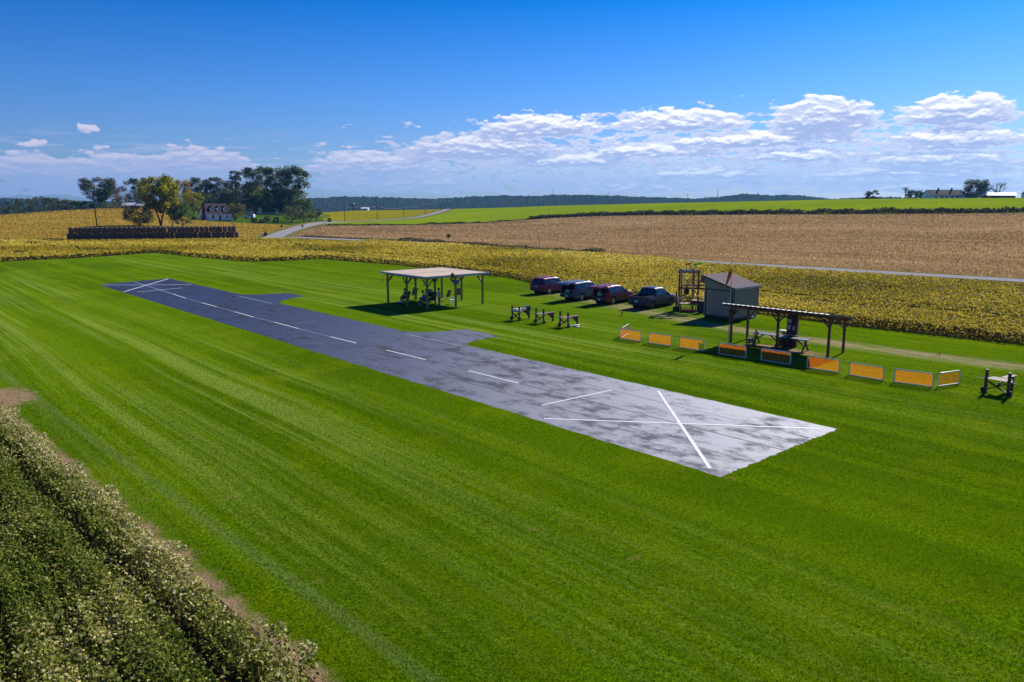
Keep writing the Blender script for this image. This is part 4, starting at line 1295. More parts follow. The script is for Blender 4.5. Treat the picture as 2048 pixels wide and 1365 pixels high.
# notice pillar
pl = thing('notice_pillar', 'tall dark red notice pillar with pale papers behind the shelter tables', 'notice board', local(sh, 3.42, 1.72), srz + R(14))
MB().box((0, 0, 1.05), (.62, .42, 2.1)).build('cabinet', M_DKRED, pl)
MB().box((.33, 0, 1.05), (.035, .46, 2.14)).build('side_panel', mat('rust_red_board', (.16, .05, .035), .6, .3), pl)
for x, z, w, h in ((-.15, 1.70, .22, .26), (-.17, 1.30, .22, .30), (.14, 1.25, .12, .28), (-.10, .92, .10, .05)):
    MB().box((x, -.222, z), (w, .012, h)).build('notice', M_PAPER, pl)
MB().box((0, -.30, .80), (.75, .18, .03)).build('ledge', M_DIRTW, pl)
bn2 = thing('waste_bin', 'black rounded bin at the foot of the notice pillar', 'bin', local(sh, 3.22, 1.28), 0)
MB().lathe([(.20, 0), (.25, .1), (.27, .55), (.25, .62)], n=16).build('drum', M_BLACK, bn2, True)
MB().lathe([(.275, .62), (.27, .66), (.15, .74), (.02, .76)], n=16).build('lid', M_BLACK, bn2, True)
st_ = thing('small_side_table', 'small pale topped side table left of the notice pillar', 'table', local(sh, 2.75, 1.95), srz)
MB().box((0, 0, .95), (.62, .42, .04)).build('table_top', M_DIRTW, st_)
MB().bar((0, 0, 0), (0, 0, .93), .09, .09).build('leg', M_DARKW, st_)
MB().bar((.02, 0, .62), (.22, 0, .92), .05, .06).bar((-.02, 0, .62), (-.22, 0, .92), .05, .06).build('brace', M_DARKW, st_)

# ------------------------------------------------------------------ shed
M_SIDE = bpy.data.materials.new('grey_brown_siding'); M_SIDE.use_nodes = True
q = NT(M_SIDE.node_tree); p = M_SIDE.node_tree.nodes['Principled BSDF']
tc = q.new('ShaderNodeTexCoord').outputs['Object']
x, y, z = q.sep(tc)
w = q.m('FRACT', q.mul(q.add(x, y), 1 / .165))
gv = q.sstep(q.m('ABSOLUTE', q.sub(w, .5)), .42, .48)
nz = q.noise(q.vec(q.mul(x, 9), q.mul(y, 9), q.mul(z, .8)), 1, 4)
q.put(p.inputs['Base Color'], q.mix(q.mul(gv, .7), q.mix(nz, (.29, .215, .155), (.40, .30, .22)), (.07, .06, .055)))
p.inputs['Roughness'].default_value = .7
q.put(p.inputs['Normal'], q.bump(q.mul(gv, -1), .8, .015))
shd = thing('tool_shed', 'grey brown shed with double doors and sloping single pitch roof', 'shed', (17.5, 60.31, 0), RZ)
sw, sdp, zl, zh, zb = 2.80, 3.45, 2.55, 3.33, .18           # front width (along Y), depth (along X)
wl = MB()
def wall(p):
    wl.addv(p, [tuple(range(len(p)))])
yl, yr = sw, 0
th = .04
wl.addv([(0, 0, zb), (0, sw, zb), (0, sw, zh), (0, 0, zl), (sdp, 0, zb), (sdp, sw, zb), (sdp, sw, zh), (sdp, 0, zl)], [(0, 3, 2, 1), (4, 5, 6, 7), (0, 4, 7, 3), (1, 2, 6, 5), (0, 1, 5, 4), (3, 7, 6, 2)])
wl.build('wall', M_SIDE, shd)
sl_ = (zh - zl) / sw
rfb = MB(); oh = .16
def rz_(y): return zl + sl_ * y
v = []
for zz in (.012, .12):
    for (x, y) in ((-oh, -oh), (sdp + oh, -oh), (sdp + oh, sw + oh), (-oh, sw + oh)):
        v.append((x, y, rz_(y) + zz))
rfb.addv(v, [(3, 2, 1, 0), (4, 5, 6, 7), (0, 1, 5, 4), (1, 2, 6, 5), (2, 3, 7, 6), (3, 0, 4, 7)])
rfb.build('roof', mat('mauve_grey_shingle', (.15, .122, .128), .95, .25, 9, bump=.5, spec=.1), shd)
fa = MB(); fa.bar((-oh, -oh - .013, rz_(-oh) + .07), (sdp + oh, -oh - .013, rz_(-oh) + .07), .025, .15)
fa.build('fascia', M_FASC, shd)
f2 = MB(); f2.bar((-oh - .013, -oh, rz_(-oh) + .05), (-oh - .013, sw + oh, rz_(sw + oh) + .05), .025, .15); f2.build('rake_board', mat('brown_trim', (.085, .070, .062), .7), shd)
for i, (y0, y1) in enumerate(((.27, 1.37), (1.39, 2.50))):
    d = MB().box((-.022, (y0 + y1) / 2, .36 + .98), (.04, y1 - y0, 1.96)).build('door', M_SIDE, shd)
    hb = MB()
    for z in (.50, 1.15, 1.65, 2.2):
        hb.box((-.047, y0 + .13 if i == 0 else y1 - .13, z), (.01, .26, .05))
    hb.build('hinge', mat('pale_hinge', (.48, .47, .45), .4, .15, 9, metal=.3), d)
    if i == 1:
        MB().box((-.055, y0 + .06, 1.22), (.03, .14, .06)).build('latch', M_STEEL, d)
tr = MB().box((-.02, .16, 1.30), (.05, .10, 2.2)).box((-.02, 2.62, 1.34), (.05, .10, 2.3)).box((-.02, 1.39, 2.37), (.05, 2.36, .08)).box((-.03, 1.4, .25), (.07, 2.78, .14))
tr.build('door_trim', mat('brown_trim', (.085, .070, .062)), shd)
sk_ = MB()
for y in (.15, 1.4, 2.65):
    sk_.box((sdp / 2, y, .09), (sdp, .12, .18))
sk_.build('skids', M_DARKW, shd)
ct = MB()
for z in (zb + 1.2,):
    ct.box((0, -.012, (zb + zl) / 2), (.09, .03, zl - zb)).box((sdp, -.012, (zb + zl) / 2), (.09, .03, zl - zb))
ct.build('corner_trim', mat('brown_trim', (.085, .070, .062)), shd)
bk_ = thing('foundation_block', 'pale concrete block under the near right wall of the shed', 'block', Vector((19.45, 61.75, 0)), RZ)
MB().box((0, 0, .09), (.40, .20, .18)).build('block_body', mat('concrete', (.42, .41, .39), .9), bk_)
bn3 = thing('rubbish_bin', 'tall black bin between the timber rack and the shed', 'bin', g2(1405.5, 626), RZ)
MB().prism([(-.24, -.24), (.24, -.24), (.28, .28), (-.28, .28)], 0, .95).build('tub', M_BLACK, bn3)
MB().box((0, .02, .985), (.60, .62, .07)).build('lid', M_BLACK, bn3)

# ------------------------------------------------------------------ timber rack tower
tw = thing('timber_rack', 'tall weathered timber rack with log rails between the pickup and the shed', 'rack', G(1377, 622), R(-20))
hw, dp, ht_ = .80, .75, 3.62
PO = {'a': (-hw, -dp / 2), 'b': (hw, -dp / 2), 'c': (hw * .35, dp / 2), 'd': (-hw * .9, dp / 2)}
for n, (x, y) in PO.items():
    MB().box((x, y, (ht_ if n in 'ab' else ht_ - .05) / 2), (.14 if n != 'c' else .22, .13, ht_ if n in 'ab' else ht_ - .05)).build('post', M_PINE if n in 'cd' else M_DARKW, tw)
MB().tube([(-hw - .12, -dp / 2 - .12, ht_ - .22), (hw + .16, -dp / 2 - .12, ht_ - .22)], .09, 10).build('log_rail', M_LOG, tw)
MB().tube([(-hw - .1, dp / 2 + .14, ht_ - .20), (hw, dp / 2 + .14, ht_ - .20)], .08, 10).build('log_rail', M_LOG, tw)
MB().tube([(-hw - .1, -dp / 2 - .14, 2.02), (hw + .55, -dp / 2 - .14, 2.02)], .08, 10).build('log_rail', M_DARKW, tw)
for i, (y, zz, x1) in enumerate(((-.16, 2.20, .95), (.04, 2.24, 1.25), (.24, 2.2, .8))):
    MB().tube([(-.55 + .1 * i, y, zz), (x1, y + .1, zz + .02)], .075, 10).build('stored_log', M_LOG, tw)
MB().bar((-hw + .15, -dp / 2 - .10, ht_ - .35), (hw + .1, -dp / 2 - .32, 1.35), .09, .07).build('brace', M_LOG, tw)
MB().bar((hw - .05, dp / 2 - .1, ht_ - .3), (-hw + .15, dp / 2 - .1, 2.0), .07, .06).build('brace', M_LOG, tw)
MB().box((0, 0, .62), (1.9, .9, .07)).build('lower_shelf', M_LOG, tw)
MB().box((-1.06, -.1, .80), (.12, .12, 1.6)).build('side_post', M_DARKW, tw)
MB().bar((-1.18, -.1, 1.52), (-.78, -.1, 1.84), .12, .05).build('side_rail', M_LOG, tw)
MB().bar((-1.06, -.1, .55), (-.8, -.2, .55), .08, .1).build('side_rail', M_DARKW, tw)
MB().bar((hw + .1, .2, 2.75), (hw + 1.0, .35, 2.72), .05, .55).build('back_board', M_GREYW, tw)
vv = thing('wing_cradle', 'V shaped cradle with orange and bright green padded arms on top of the timber rack', 'cradle', tw.location + Vector((.18, 0, ht_ - .13)), R(-10))
for sx, m_, nm_ in ((-1, mat('orange_foam', (.75, .16, .02), .6), 'orange_arm'), (1, mat('bright_green_foam', (.02, .75, .05), .6), 'green_arm')):
    MB().bar((sx * .04, 0, 0), (sx * .30, 0, .52), .07, .10, (0, 1, 0)).build('arm', M_GREYW, vv)
    MB().box((sx * .44 if sx > 0 else -.38, 0, .57), (.72 if sx > 0 else .5, .12, .14), 0, R(-10)).build(nm_, m_, vv)
for i, (x, y, z, m_, lab) in enumerate(((-.35, -.49, ht_ - .13, M_WHITE, 'left'), (.06, -.49, ht_ - .13, M_WHITE, 'middle'))):
    b = thing('insulator_knob', 'white round cap on the top log of the timber rack, %s one' % lab, 'cap', local(tw, x, y, z), 0, 'white caps on the timber rack')
    MB().lathe([(.10, -.02), (.13, .04), (.10, .12), (.03, .15)], n=12).build('dome', m_, b, True)
bu = thing('bucket', 'white bucket hanging at the left side of the timber rack', 'bucket', local(tw, -.72, -.56, .78), 0)
MB().lathe([(.13, 0), (.17, .36), (.18, .37)], n=16).build('pail', M_WHITE, bu, True)
MB().box((0, -.165, .18), (.14, .02, .2)).build('sticker', mat('dark_sticker', (.03, .05, .06), .5), bu)
MB().tube([(-.17, 0, .36), (0, .02, .50), (.17, 0, .36)], .008, 6).build('handle', M_STEEL, bu)
rc = thing('fuel_caddy', 'red open caddy on the grass under the timber rack', 'caddy', local(tw, .05, -.55), tw.rotation_euler.z)
MB().box((0, 0, .10), (1.35, .36, .12)).build('tray', M_RED, rc)
for i in range(6):
    MB().tube([(-.6 + .24 * i, -.10, .12), (-.6 + .24 * i, -.10, .42)], .045, 8).build('red_bottle', M_RED, rc)
rl = MB().tube([(-.66, -.17, .30), (.66, -.17, .30)], .015, 6); rl.build('rail', M_RED, rc)
cc_ = thing('charger_box', 'black box on the grass at the left foot of the timber rack', 'box', local(tw, -1.0, -.50), .2)
MB().box((0, 0, .18), (.5, .32, .36)).build('case', M_BLACK, cc_)
MB().tube([(-.15, 0, .36), (-.1, 0, .44), (.1, 0, .44), (.15, 0, .36)], .012, 6).build('handle', M_BLACK, cc_)
cb_ = thing('tool_crate', 'dark crate with pale rim on the lower shelf of the timber rack', 'crate', local(tw, .45, 0, .656), tw.rotation_euler.z)
MB().box((0, 0, .14), (.6, .42, .28)).build('case', M_DARKW, cb_)
MB().box((0, 0, .295), (.64, .46, .03)).build('rim', M_DIRTW, cb_)
mk = thing('hanging_tarpaulin', 'dark bundle hanging under the middle rail of the timber rack', 'bundle', local(tw, -.25, .1, 1.35), 0)
MB().lathe([(.04, 0), (.18, .08), (.26, .35), (.20, .6), (.05, .72)], n=12).build('cloth', M_BLACK, mk, True)
MB().tube([(0, 0, .70), (0, 0, .86)], .015, 6).build('cord', M_LOG, mk)
MB().tube([(-.03, 0, .05), (-.06, 0, -.68)], .03, 8).build('pale_strap', M_DIRTW, mk)

# ------------------------------------------------------------------ small marker sticks
def stick(name, u, v, du, h, m, label, cat, r=.03):
    t = thing(name, label, cat, g2(u, v), 0)
    MB().tube([(0, 0, 0), (du, .05, h)], r, 6).build('rod', m, t)
    return t
stick('marker_stake', 763, 568, .28, .75, M_BLACK, 'thin dark stake leaning in the lawn left of the pavilion', 'stake', .025)
stick('marker_stake', 844, 576.5, .34, .75, M_BLACK, 'thin dark stake leaning in the lawn behind the pavilion middle', 'stake', .025)
rs = stick('marker_stake', 1242.5, 632, .14, .38, mat('red_stake', (.45, .06, .03), .6), 'short red stake in the worn grass left of the panels', 'stake', .04)
t = stick('wire_post', 1879.5, 714, .0, .34, M_BLACK, 'small dark wire post in the worn track at the right', 'post', .02)
MB().tube([(0, 0, .2), (-.42, .02, .0)], .012, 6).build('guy_wire', M_BLACK, t)
# ------------------------------------------------------------------ vehicles (origin: ground under the rear axle, +X forward)
def paint(name, col):
    m = mat(name, col, .42, .04, 2, metal=.0, coat=.22, spec=.25)
    return m
def car(loc, rz, label, kind, m, open_gate=False, trim=M_BLACK):
    t = thing('pickup_truck' if kind == 'pickup' else 'parked_car', label, 'pickup' if kind == 'pickup' else 'car', loc, rz, 'vehicles parked beside the bean field')
    if kind == 'pickup':
        WB, Wd, wr = 3.18, .97, .375
        top = [(-1.10, .42), (-1.13, .62), (-1.10, .85), (-1.09, 1.12), (.40, 1.15), (.46, 1.17), (.70, 1.74), (1.0, 1.80), (1.75, 1.79), (2.05, 1.73), (2.85, 1.16), (3.6, 1.06), (4.0, .92), (4.08, .7), (4.05, .42), (3.9, .30)]
        belt, roofz, hatch, bed = 1.12, 1.80, (), (3, 4)
        rearg, wind = (5, 6), (9, 10)
    else:
        b = {'big': .15, 'small': 0, 'mid': .05}[kind]
        WB, Wd, wr = 2.70 + b * 1.8, .92 + b * .35, .36
        x2 = WB - 2.70
        h = {'big': .10, 'small': 0.03, 'mid': 0.0}[kind]
        top = [(-.92 - b, .36), (-.99 - b, .55), (-.98 - b, .76), (-.93 - b, 1.06 + h), (-.62 - b, 1.58 + h), (-.70 - b, 1.645 + h), (-.1, 1.70 + h), (.7, 1.72 + h), (1.15 + x2, 1.69 + h), (1.50 + x2, 1.60 + h), (2.32 + x2, 1.11 + h * .6), (3.05 + x2, 1.02 + h * .6), (3.42 + x2, .88 + h * .5), (3.58 + x2, .66), (3.55 + x2, .40), (3.40 + x2, .28)]
        belt, roofz, bed = 1.06 + h, 1.72 + h, ()
        hatch = (2, 3, 4) if open_gate else ()
        rearg, wind = (3, 4), (9, 10)
    arch = []
    R_ = wr + .07
    for cx in (WB, 0):
        a0 = math.asin((.30 - wr) / R_)
        for f in np.linspace(a0, math.pi - a0, 11):
            arch.append((cx + R_ * math.cos(f), wr + R_ * math.sin(f)))
    sil = top + arch
    nt_ = len(top)
    n = len(sil)
    def base_hw(x, z):
        w = Wd * (1 - .05 * ((z - .72) / .42) ** 2) if z < belt else Wd * (.98 - .24 * min(1, (z - belt) / (roofz - belt)) ** 1.15)
        xf, xr = x - (top[-3][0] - 1.0), -.35 - x
        if xf > 0: w *= 1 - .13 * min(1.2, xf / 1.0) ** 2
        if xr > 0: w *= 1 - .07 * min(1.3, xr / .65) ** 2
        return w
    segs = [(Vector(top[i]), Vector(top[i + 1])) for i in range(nt_ - 1)]
    def dist(x, z):
        p = Vector((x, z)); r = 9
        for a, bb in segs:
            ab = bb - a
            f = max(0, min(1, (p - a).dot(ab) / ab.length_squared))
            r = min(r, (p - a - ab * f).length)
        return r
    def hw(x, z, rr=.11):
        d = min(dist(x, z), rr) / rr
        return base_hw(x, z) - .085 * (1 - math.sqrt(max(0, 1 - (1 - d) ** 2)))
    # side skins
    D = dens(sil, .09)
    gx, gz = np.meshgrid(np.arange(-1.3, 4.3, .09), np.arange(.25, 1.9, .09))
    Pn = np.stack([gx.ravel(), gz.ravel()], 1)
    Pn = Pn[inside(Pn, D)]
    Pn = np.array([p for p in Pn if edge_dist(np.array([p]), D + D[:1])[0] > .035])
    v2 = [Vector(p) for p in D] + [Vector(p) for p in Pn]
    ov, oe, of, *_ = delaunay_2d_cdt(v2, [(i, (i + 1) % len(D)) for i in range(len(D))], [], 1, 1e-5)
    body = MB()
    for sg in (-1, 1):
        body.addv([(p.x, sg * hw(p.x, p.y), p.y) for p in ov], [tuple(f) for f in of])
    # skin across the car, front, roof, rear
    frac = (-1, -.8, -.45, 0, .45, .8, 1)
    def across(i0, pts, crown=.035):
        vs, fs = [], []
        for i, (x, z) in enumerate(pts):
            a, bb = Vector(pts[max(0, i - 1)]), Vector(pts[min(len(pts) - 1, i + 1)])
            d = (bb - a).normalized(); nrm = Vector((-d.y, d.x))
            if crown > .03 and z < .6: nrm *= .3
            w = hw(x, z)
            for f in frac:
                o = nrm * crown * (1 - f * f)
                vs.append((x + o.x, w * f, z + o.y))
        m_ = len(frac)
        for i in range(len(pts) - 1):
            for j in range(m_ - 1):
                fs.append((i * m_ + j, i * m_ + j + 1, (i + 1) * m_ + j + 1, (i + 1) * m_ + j))
        return vs, fs
    runs, cur = [], []
    for i in range(nt_ - 1):
        skip = i in hatch[:-1] or i in bed[:1]
        if not skip:
            q_ = dens([top[i], top[i + 1]], .12)
            q_ = q_[:len(q_) // 2 + 1] if False else [tuple(Vector(top[i]).lerp(Vector(top[i + 1]), f)) for f in np.linspace(0, 1, 5)]
            cur += q_ if not cur else q_[1:]
        elif cur:
            runs.append(cur); cur = []
    if cur: runs.append(cur)
    for r in runs:
        body.addv(*across(0, r))
    body.addv([(-.9, -Wd * .8, .31), (3.3, -Wd * .8, .31), (3.3, Wd * .8, .31), (-.9, Wd * .8, .31)], [(0, 1, 2, 3)])
    bo = body.build('body', m, t, True)
    # wheel wells
    for cx in (0, WB):
        MB().lathe([(.01, -Wd * .90), (R_ + .012, -Wd * .90), (R_ + .012, Wd * .90), (.01, Wd * .90)], (cx, 0, wr), 'Y', 20).build('wheel_well', M_BLACK, t)
    # glass
    def side_glass(poly, name='side_window'):
        q_ = dens(poly, .12)
        ov2, _, of2, *_ = delaunay_2d_cdt([Vector(p) for p in q_], [(i, (i + 1) % len(q_)) for i in range(len(q_))], [], 1, 1e-5)
        for sg in (-1, 1):
            MB().addv([(p.x, sg * (base_hw(p.x, p.y) + .006), p.y) for p in ov2], [tuple(f) for f in of2]).build(name, M_GLASS, t)
    z0, z1 = belt + .03, roofz - .13
    if kind == 'pickup':
        side_glass([(1.02, z0), (1.78, z0), (1.74, z1), (1.02, z1)]); side_glass([(1.86, z0), (2.72, z0), (2.05, z1 - .02), (1.82, z1)]); side_glass([(.58, z0), (.95, z0), (.95, z1), (.78, z1 - .02)])
    else:
        side_glass([(.42, z0), (1.18, z0), (1.16, z1), (.46, z1)]); side_glass([(1.25, z0), (2.16 + x2, z0), (1.52 + x2, z1 - .04), (1.23, z1)])
        side_glass([(-.52 - b, z0 + .05), (.34, z0), (.38, z1), (-.36 - b, z1 - .02)], 'quarter_window')
    def cross_glass(i0, i1, f0, f1, ymax, name):
        a, bb = Vector(top[i0]), Vector(top[i1])
        pts = [tuple(a.lerp(bb, f)) for f in np.linspace(f0, f1, 5)]
        vs, fs = across(0, pts, .035)
        d = (bb - a).normalized(); nrm = Vector((-d.y, d.x)) * .008
        vs = [(x + nrm.x, y * ymax, z + nrm.y) for (x, y, z) in vs]
        return MB().addv(vs, fs)
    if not open_gate:
        cross_glass(rearg[0], rearg[1], .10, .88, .86, 0).build('rear_window', M_GLASS, t, True)
    cross_glass(wind[0], wind[1], .06, .94, .90, 0).build('windscreen', M_GLASS, t, True)
    # wheels
    for cx in (0, WB):
        for sg in (-1, 1):
            w_ = MB().lathe([(wr * .62, -.10), (wr * .93, -.11), (wr, -.07), (wr, .07), (wr * .93, .11), (wr * .62, .10)], (0, 0, 0), 'Y', 22, False)
            wo = w_.build('wheel', M_RUBBER, t, True, (cx, sg * (Wd - .13), wr))
            rm_ = MB().lathe([(.03, sg * .085), (.06, sg * .085)], (0, 0, 0), 'Y', 12)
            rm_.lathe([(wr * .56, sg * .10), (wr * .64, sg * .105), (wr * .64, sg * .02)], (0, 0, 0), 'Y', 22, False)
            for k_ in range(7):
                a = 2 * math.pi * k_ / 7
                rm_.bar((.03 * math.cos(a), sg * .08, .03 * math.sin(a)), (wr * .6 * math.cos(a), sg * .095, wr * .6 * math.sin(a)), .055, .03, (0, 1, 0))
            rm_.lathe([(.01, sg * .03), (wr * .6, sg * .03)], (0, 0, 0), 'Y', 16)
            rm_.build('rim', M_RIM if kind != 'pickup' else mat('dark_alloy', (.12, .12, .13), .35, .1, 9, metal=.7), wo)
    # fittings
    xr = top[1][0]
    MB().box((xr + .03, 0, .50), (.14, Wd * 1.72, .22)).build('rear_bumper', trim, t)
    MB().box((top[-3][0] - .0, 0, .46), (.14, Wd * 1.5, .22)).build('front_bumper', trim, t)
    for sg in (-1, 1):
        if kind == 'pickup':
            MB().box((-1.075, sg * (Wd - .13), .96), (.09, .16, .30)).build('tail_lamp', M_LAMPR, t)
        else:
            MB().box((xr + .10, sg * (Wd - .17), belt - .13), (.16, .20, .16)).build('tail_lamp', M_LAMPR, t)
        MB().box((top[-4][0] - .10, sg * (Wd - .24), .80), (.16, .26, .11)).build('headlight', M_LAMPW, t)
        MB().box((1.95 + (WB - 2.7), sg * (Wd + .09), belt + .07), (.12, .20, .15)).build('wing_mirror', M_BLACK, t)
        for x_ in ((.62, 1.42) if kind != 'pickup' else (1.15, 1.98)):
            MB().box((x_, sg * (base_hw(x_, belt - .12) + .018), belt - .12), (.20, .035, .035)).build('door_handle', M_CHROME, t)
        MB().box((WB / 2, sg * (Wd - .03), .335), (WB - 1.0, .08, .09)).build('sill', trim, t)
        if kind != 'pickup':
            MB().tube([(-.35 - b, sg * Wd * .66, roofz - .03), (-.2, sg * Wd * .66, roofz + .045), (1.0, sg * Wd * .66, roofz + .045), (1.25, sg * Wd * .66, roofz - .02)], .02, 6).build('roof_rail', M_CHROME if kind == 'big' else M_BLACK, t)
    if kind == 'pickup':
        plx, plz = xr - .045, .72
    else:
        plx, plz = (xr - .012, .80) if not open_gate else (xr - .045, .50)
    MB().box((plx, .0, plz), (.012, .32, .155)).build('number_plate', mat('pale_plate', (.60, .62, .66), .5, .25, 40), t)
    MB().tube([(.05, 0, roofz - .01), (-.08, 0, roofz + .10)], .012, 6).build('aerial', M_BLACK, t)
    if kind == 'pickup':
        bd = MB().box((-.32, 0, .60), (1.42, Wd * 1.66, .04))
        bd.box((-.32, Wd * .83, .84), (1.42, .05, .5)).box((-.32, -Wd * .83, .84), (1.42, .05, .5)).box((.395, 0, .85), (.05, Wd * 1.66, .54)).box((-1.03, 0, .85), (.06, Wd * 1.66, .5))
        bd.build('load_bed', M_BLACK, t)
        rim_ = MB().box((-.32, Wd * .87, 1.155), (1.5, .14, .03)).box((-.32, -Wd * .87, 1.155), (1.5, .14, .03)).box((-1.05, 0, 1.135), (.10, Wd * 1.72, .03))
        rim_.build('bed_rail', M_BLACK, t)
    if open_gate:
        zz, zt = top[2][1], top[4][1]
        cg = MB()
        x0, x1 = top[2][0] + .12, .15
        yw, y2 = Wd * .80, Wd * .66
        vs = [(x0, -yw, zz), (x0, yw, zz), (x1, yw, zz), (x1, -yw, zz), (x0 + .33, -y2, zt - .02), (x0 + .33, y2, zt - .02), (x1, y2, zt - .02), (x1, -y2, zt - .02)]
        cg.addv(vs, [(0, 1, 2, 3), (3, 2, 6, 7), (0, 3, 7, 4), (1, 5, 6, 2), (4, 7, 6, 5)])
        cg.build('boot_lining', M_BLACK, t)
        fr_ = MB()
        for sg in (-1, 1):
            fr_.bar((top[2][0] + .02, sg * (yw + .05), zz), (top[3][0] + .03, sg * (yw + .05), top[3][1]), .07, .1).bar((top[3][0] + .03, sg * (yw + .05), top[3][1]), (top[4][0] + .05, sg * (y2 + .05), zt), .07, .09)
        fr_.build('boot_frame', m, t)
        # raised tailgate: hinged at the rear roof edge, sloping slightly down and back
        hx, hz = top[5][0] + .02, top[5][1]
        tg = MB()
        prof = [(hx, hz + .015), (hx - .36, hz + .085), (hx - .72, hz + .07), (hx - 1.02, hz - .03), (hx - 1.06, hz - .13)]
        vs, fs = [], []
        for dzz in (0, -.06):
            for i, (x, z) in enumerate(prof):
                w = Wd * (.70 + .13 * i / 4)
                for f in (-1, -.5, 0, .5, 1):
                    vs.append((x, w * f, z + dzz + .03 * (1 - f * f)))
        for i in range(4):
            for j in range(4):
                a = i * 5 + j
                fs.append((a, a + 1, a + 6, a + 5)); a += 25
                fs.append((a, a + 5, a + 6, a + 1))
        for i in range(4):
            for c_ in (0, 4):
                a = i * 5 + c_; fs.append((a, a + 5, a + 30, a + 25))
        for j in range(4):
            for c_ in (0, 20):
                a = c_ + j; fs.append((a, a + 1, a + 26, a + 25))
        tgo = tg.addv(vs, fs).build('tailgate', m, t, True)
        gvs = [(x, y * .80, z + .012) for (x, y, z) in vs[5:15]]
        MB().addv(gvs, [(j, j + 1, j + 6, j + 5) for j in range(4)]).build('tailgate_window', M_GLASS, tgo, True)
        for sg in (-1, 1):
            MB().tube([(top[4][0] + .03, sg * Wd * .70, zt - .12), (hx - .62, sg * Wd * .72, hz - .0)], .014, 6).build('gas_strut', M_STEEL, t)
    return t
M_MAR = paint('maroon_paint', (.20, .003, .050)); M_MAR2 = paint('plum_red_paint', (.19, .008, .032)); M_SLATE = paint('slate_blue_paint', (.070, .092, .175)); M_NAVYP = paint('dark_blue_paint', (.013, .032, .075))
def axle(u, v, rz, Wd=.80):
    p = G(u, v)
    return (p.x - math.sin(rz) * Wd, p.y + math.cos(rz) * Wd, 0)
for (u, v, rz, lab, kd, m_, og) in ((1097, 589, R(46), 'closed maroon car farthest from the shed at the end of the parked row', 'mid', M_MAR, False),
                                    (1161.5, 602, R(47), 'slate blue car with raised tailgate beside the closed maroon car', 'big', M_SLATE, True),
                                    (1225, 609.5, R(47.5), 'plum red car with raised tailgate and a boot full of gear', 'small', M_MAR2, True),
                                    (1302, 618.5, R(47.5), 'dark blue pickup truck nearest the timber rack', 'pickup', M_NAVYP, False)):
    cr_ = car(axle(u, v, rz), rz, lab, kd, m_, og)
    if og:
        n_ = 9 if kd == 'small' else 4
        for i in range(n_):
            pass
        ox = -.80 if kd == 'small' else -.95
        lab2 = 'plum red' if kd == 'small' else 'slate blue'
        for i, (y, z, sx, sy, sz, mm, what, nm2) in enumerate(((-.42, .775, .4, .42, .34, M_BLACK, 'black case at the right side of the open boot', 'gear_case'), (.34, .775, .4, .5, .26, M_DIRTW, 'pale box at the left side of the open boot', 'gear_box'), (.0, 1.06, .35, .3, .16, M_STEEL, 'grey box on top of the gear in the open boot', 'gear_box'))):
            if kd == 'big' and i > 1: break
            if i == 2: y, z = .34, 1.05
            c_ = math.cos(rz); s_ = math.sin(rz)
            x = ox + .45
            L = Vector((cr_.location.x + c_ * x - s_ * y, cr_.location.y + s_ * x + c_ * y, z - (.012 if kd == 'small' else .012)))
            b_ = thing(nm2, what + ' of the ' + lab2 + ' car', 'box', L, rz)
            MB().box((0, 0, sz / 2), (sx, sy, sz)).build('case', mm, b_)
            MB().box((-sx / 2 - .012, 0, sz * .6), (.02, sy * .3, .04)).build('handle', M_CHROME, b_)

# ------------------------------------------------------------------ hay bales
B0, B1 = G(135, 479.5), G(478, 475.5)
bd_ = (B1 - B0); bl = bd_.length; bd_.normalize()
NB = 36
bw = bl / NB
M_HAY = mat('weathered_straw', (.135, .092, .056), .95, .5, 3.0, bump=.9)
def bale_mesh():
    mb = MB(); n, R0 = 22, .79
    prof = [(.02, -.48), (.30, -.478), (.66, -.47), (.75, -.44), (R0, -.38), (R0 + .01, 0), (R0, .38), (.75, .44), (.66, .47), (.30, .478), (.02, .48)]
    mb.lathe([(r, z * bw * .945) for r, z in prof], (0, 0, 0), 'X', n)
    mb.v = [(x + random.uniform(-.012, .012), y + random.uniform(-.018, .018), z + random.uniform(-.018, .018)) for x, y, z in mb.v]
    return mb
bproto = None
brz = math.atan2(bd_.y, bd_.x)
for tier in range(2):
    cnt = NB if tier == 0 else NB - 1
    for i in range(cnt):
        xx = bw * (i + .5 + .5 * tier)
        if bproto is None:
            bproto = o = bale_mesh().build('round_bale', M_HAY, None, True)
        else:
            o = bproto.copy(); S.collection.objects.link(o)
        o.location = B0 + bd_ * xx + Vector((random.uniform(-.06, .06), random.uniform(-.10, .10), .785 + tier * 1.56))
        o.rotation_euler = (random.uniform(0, 6.28), random.uniform(-.02, .02), brz + random.uniform(-.09, .09))
        l = ('round bale in the bottom tier of the long dark bale stack', 'round bale in the top tier of the long dark bale stack')[tier]
        if i == 0: l = ('bale sticking out at the left foot of the long stack', 'leftmost bale of the top tier of the long stack')[tier]
        if i == cnt - 1: l = ('bale sticking out at the right foot of the long stack', 'rightmost bale of the top tier of the long stack')[tier]
        tag(o, l, 'hay bale', 'round bales in the long stack')

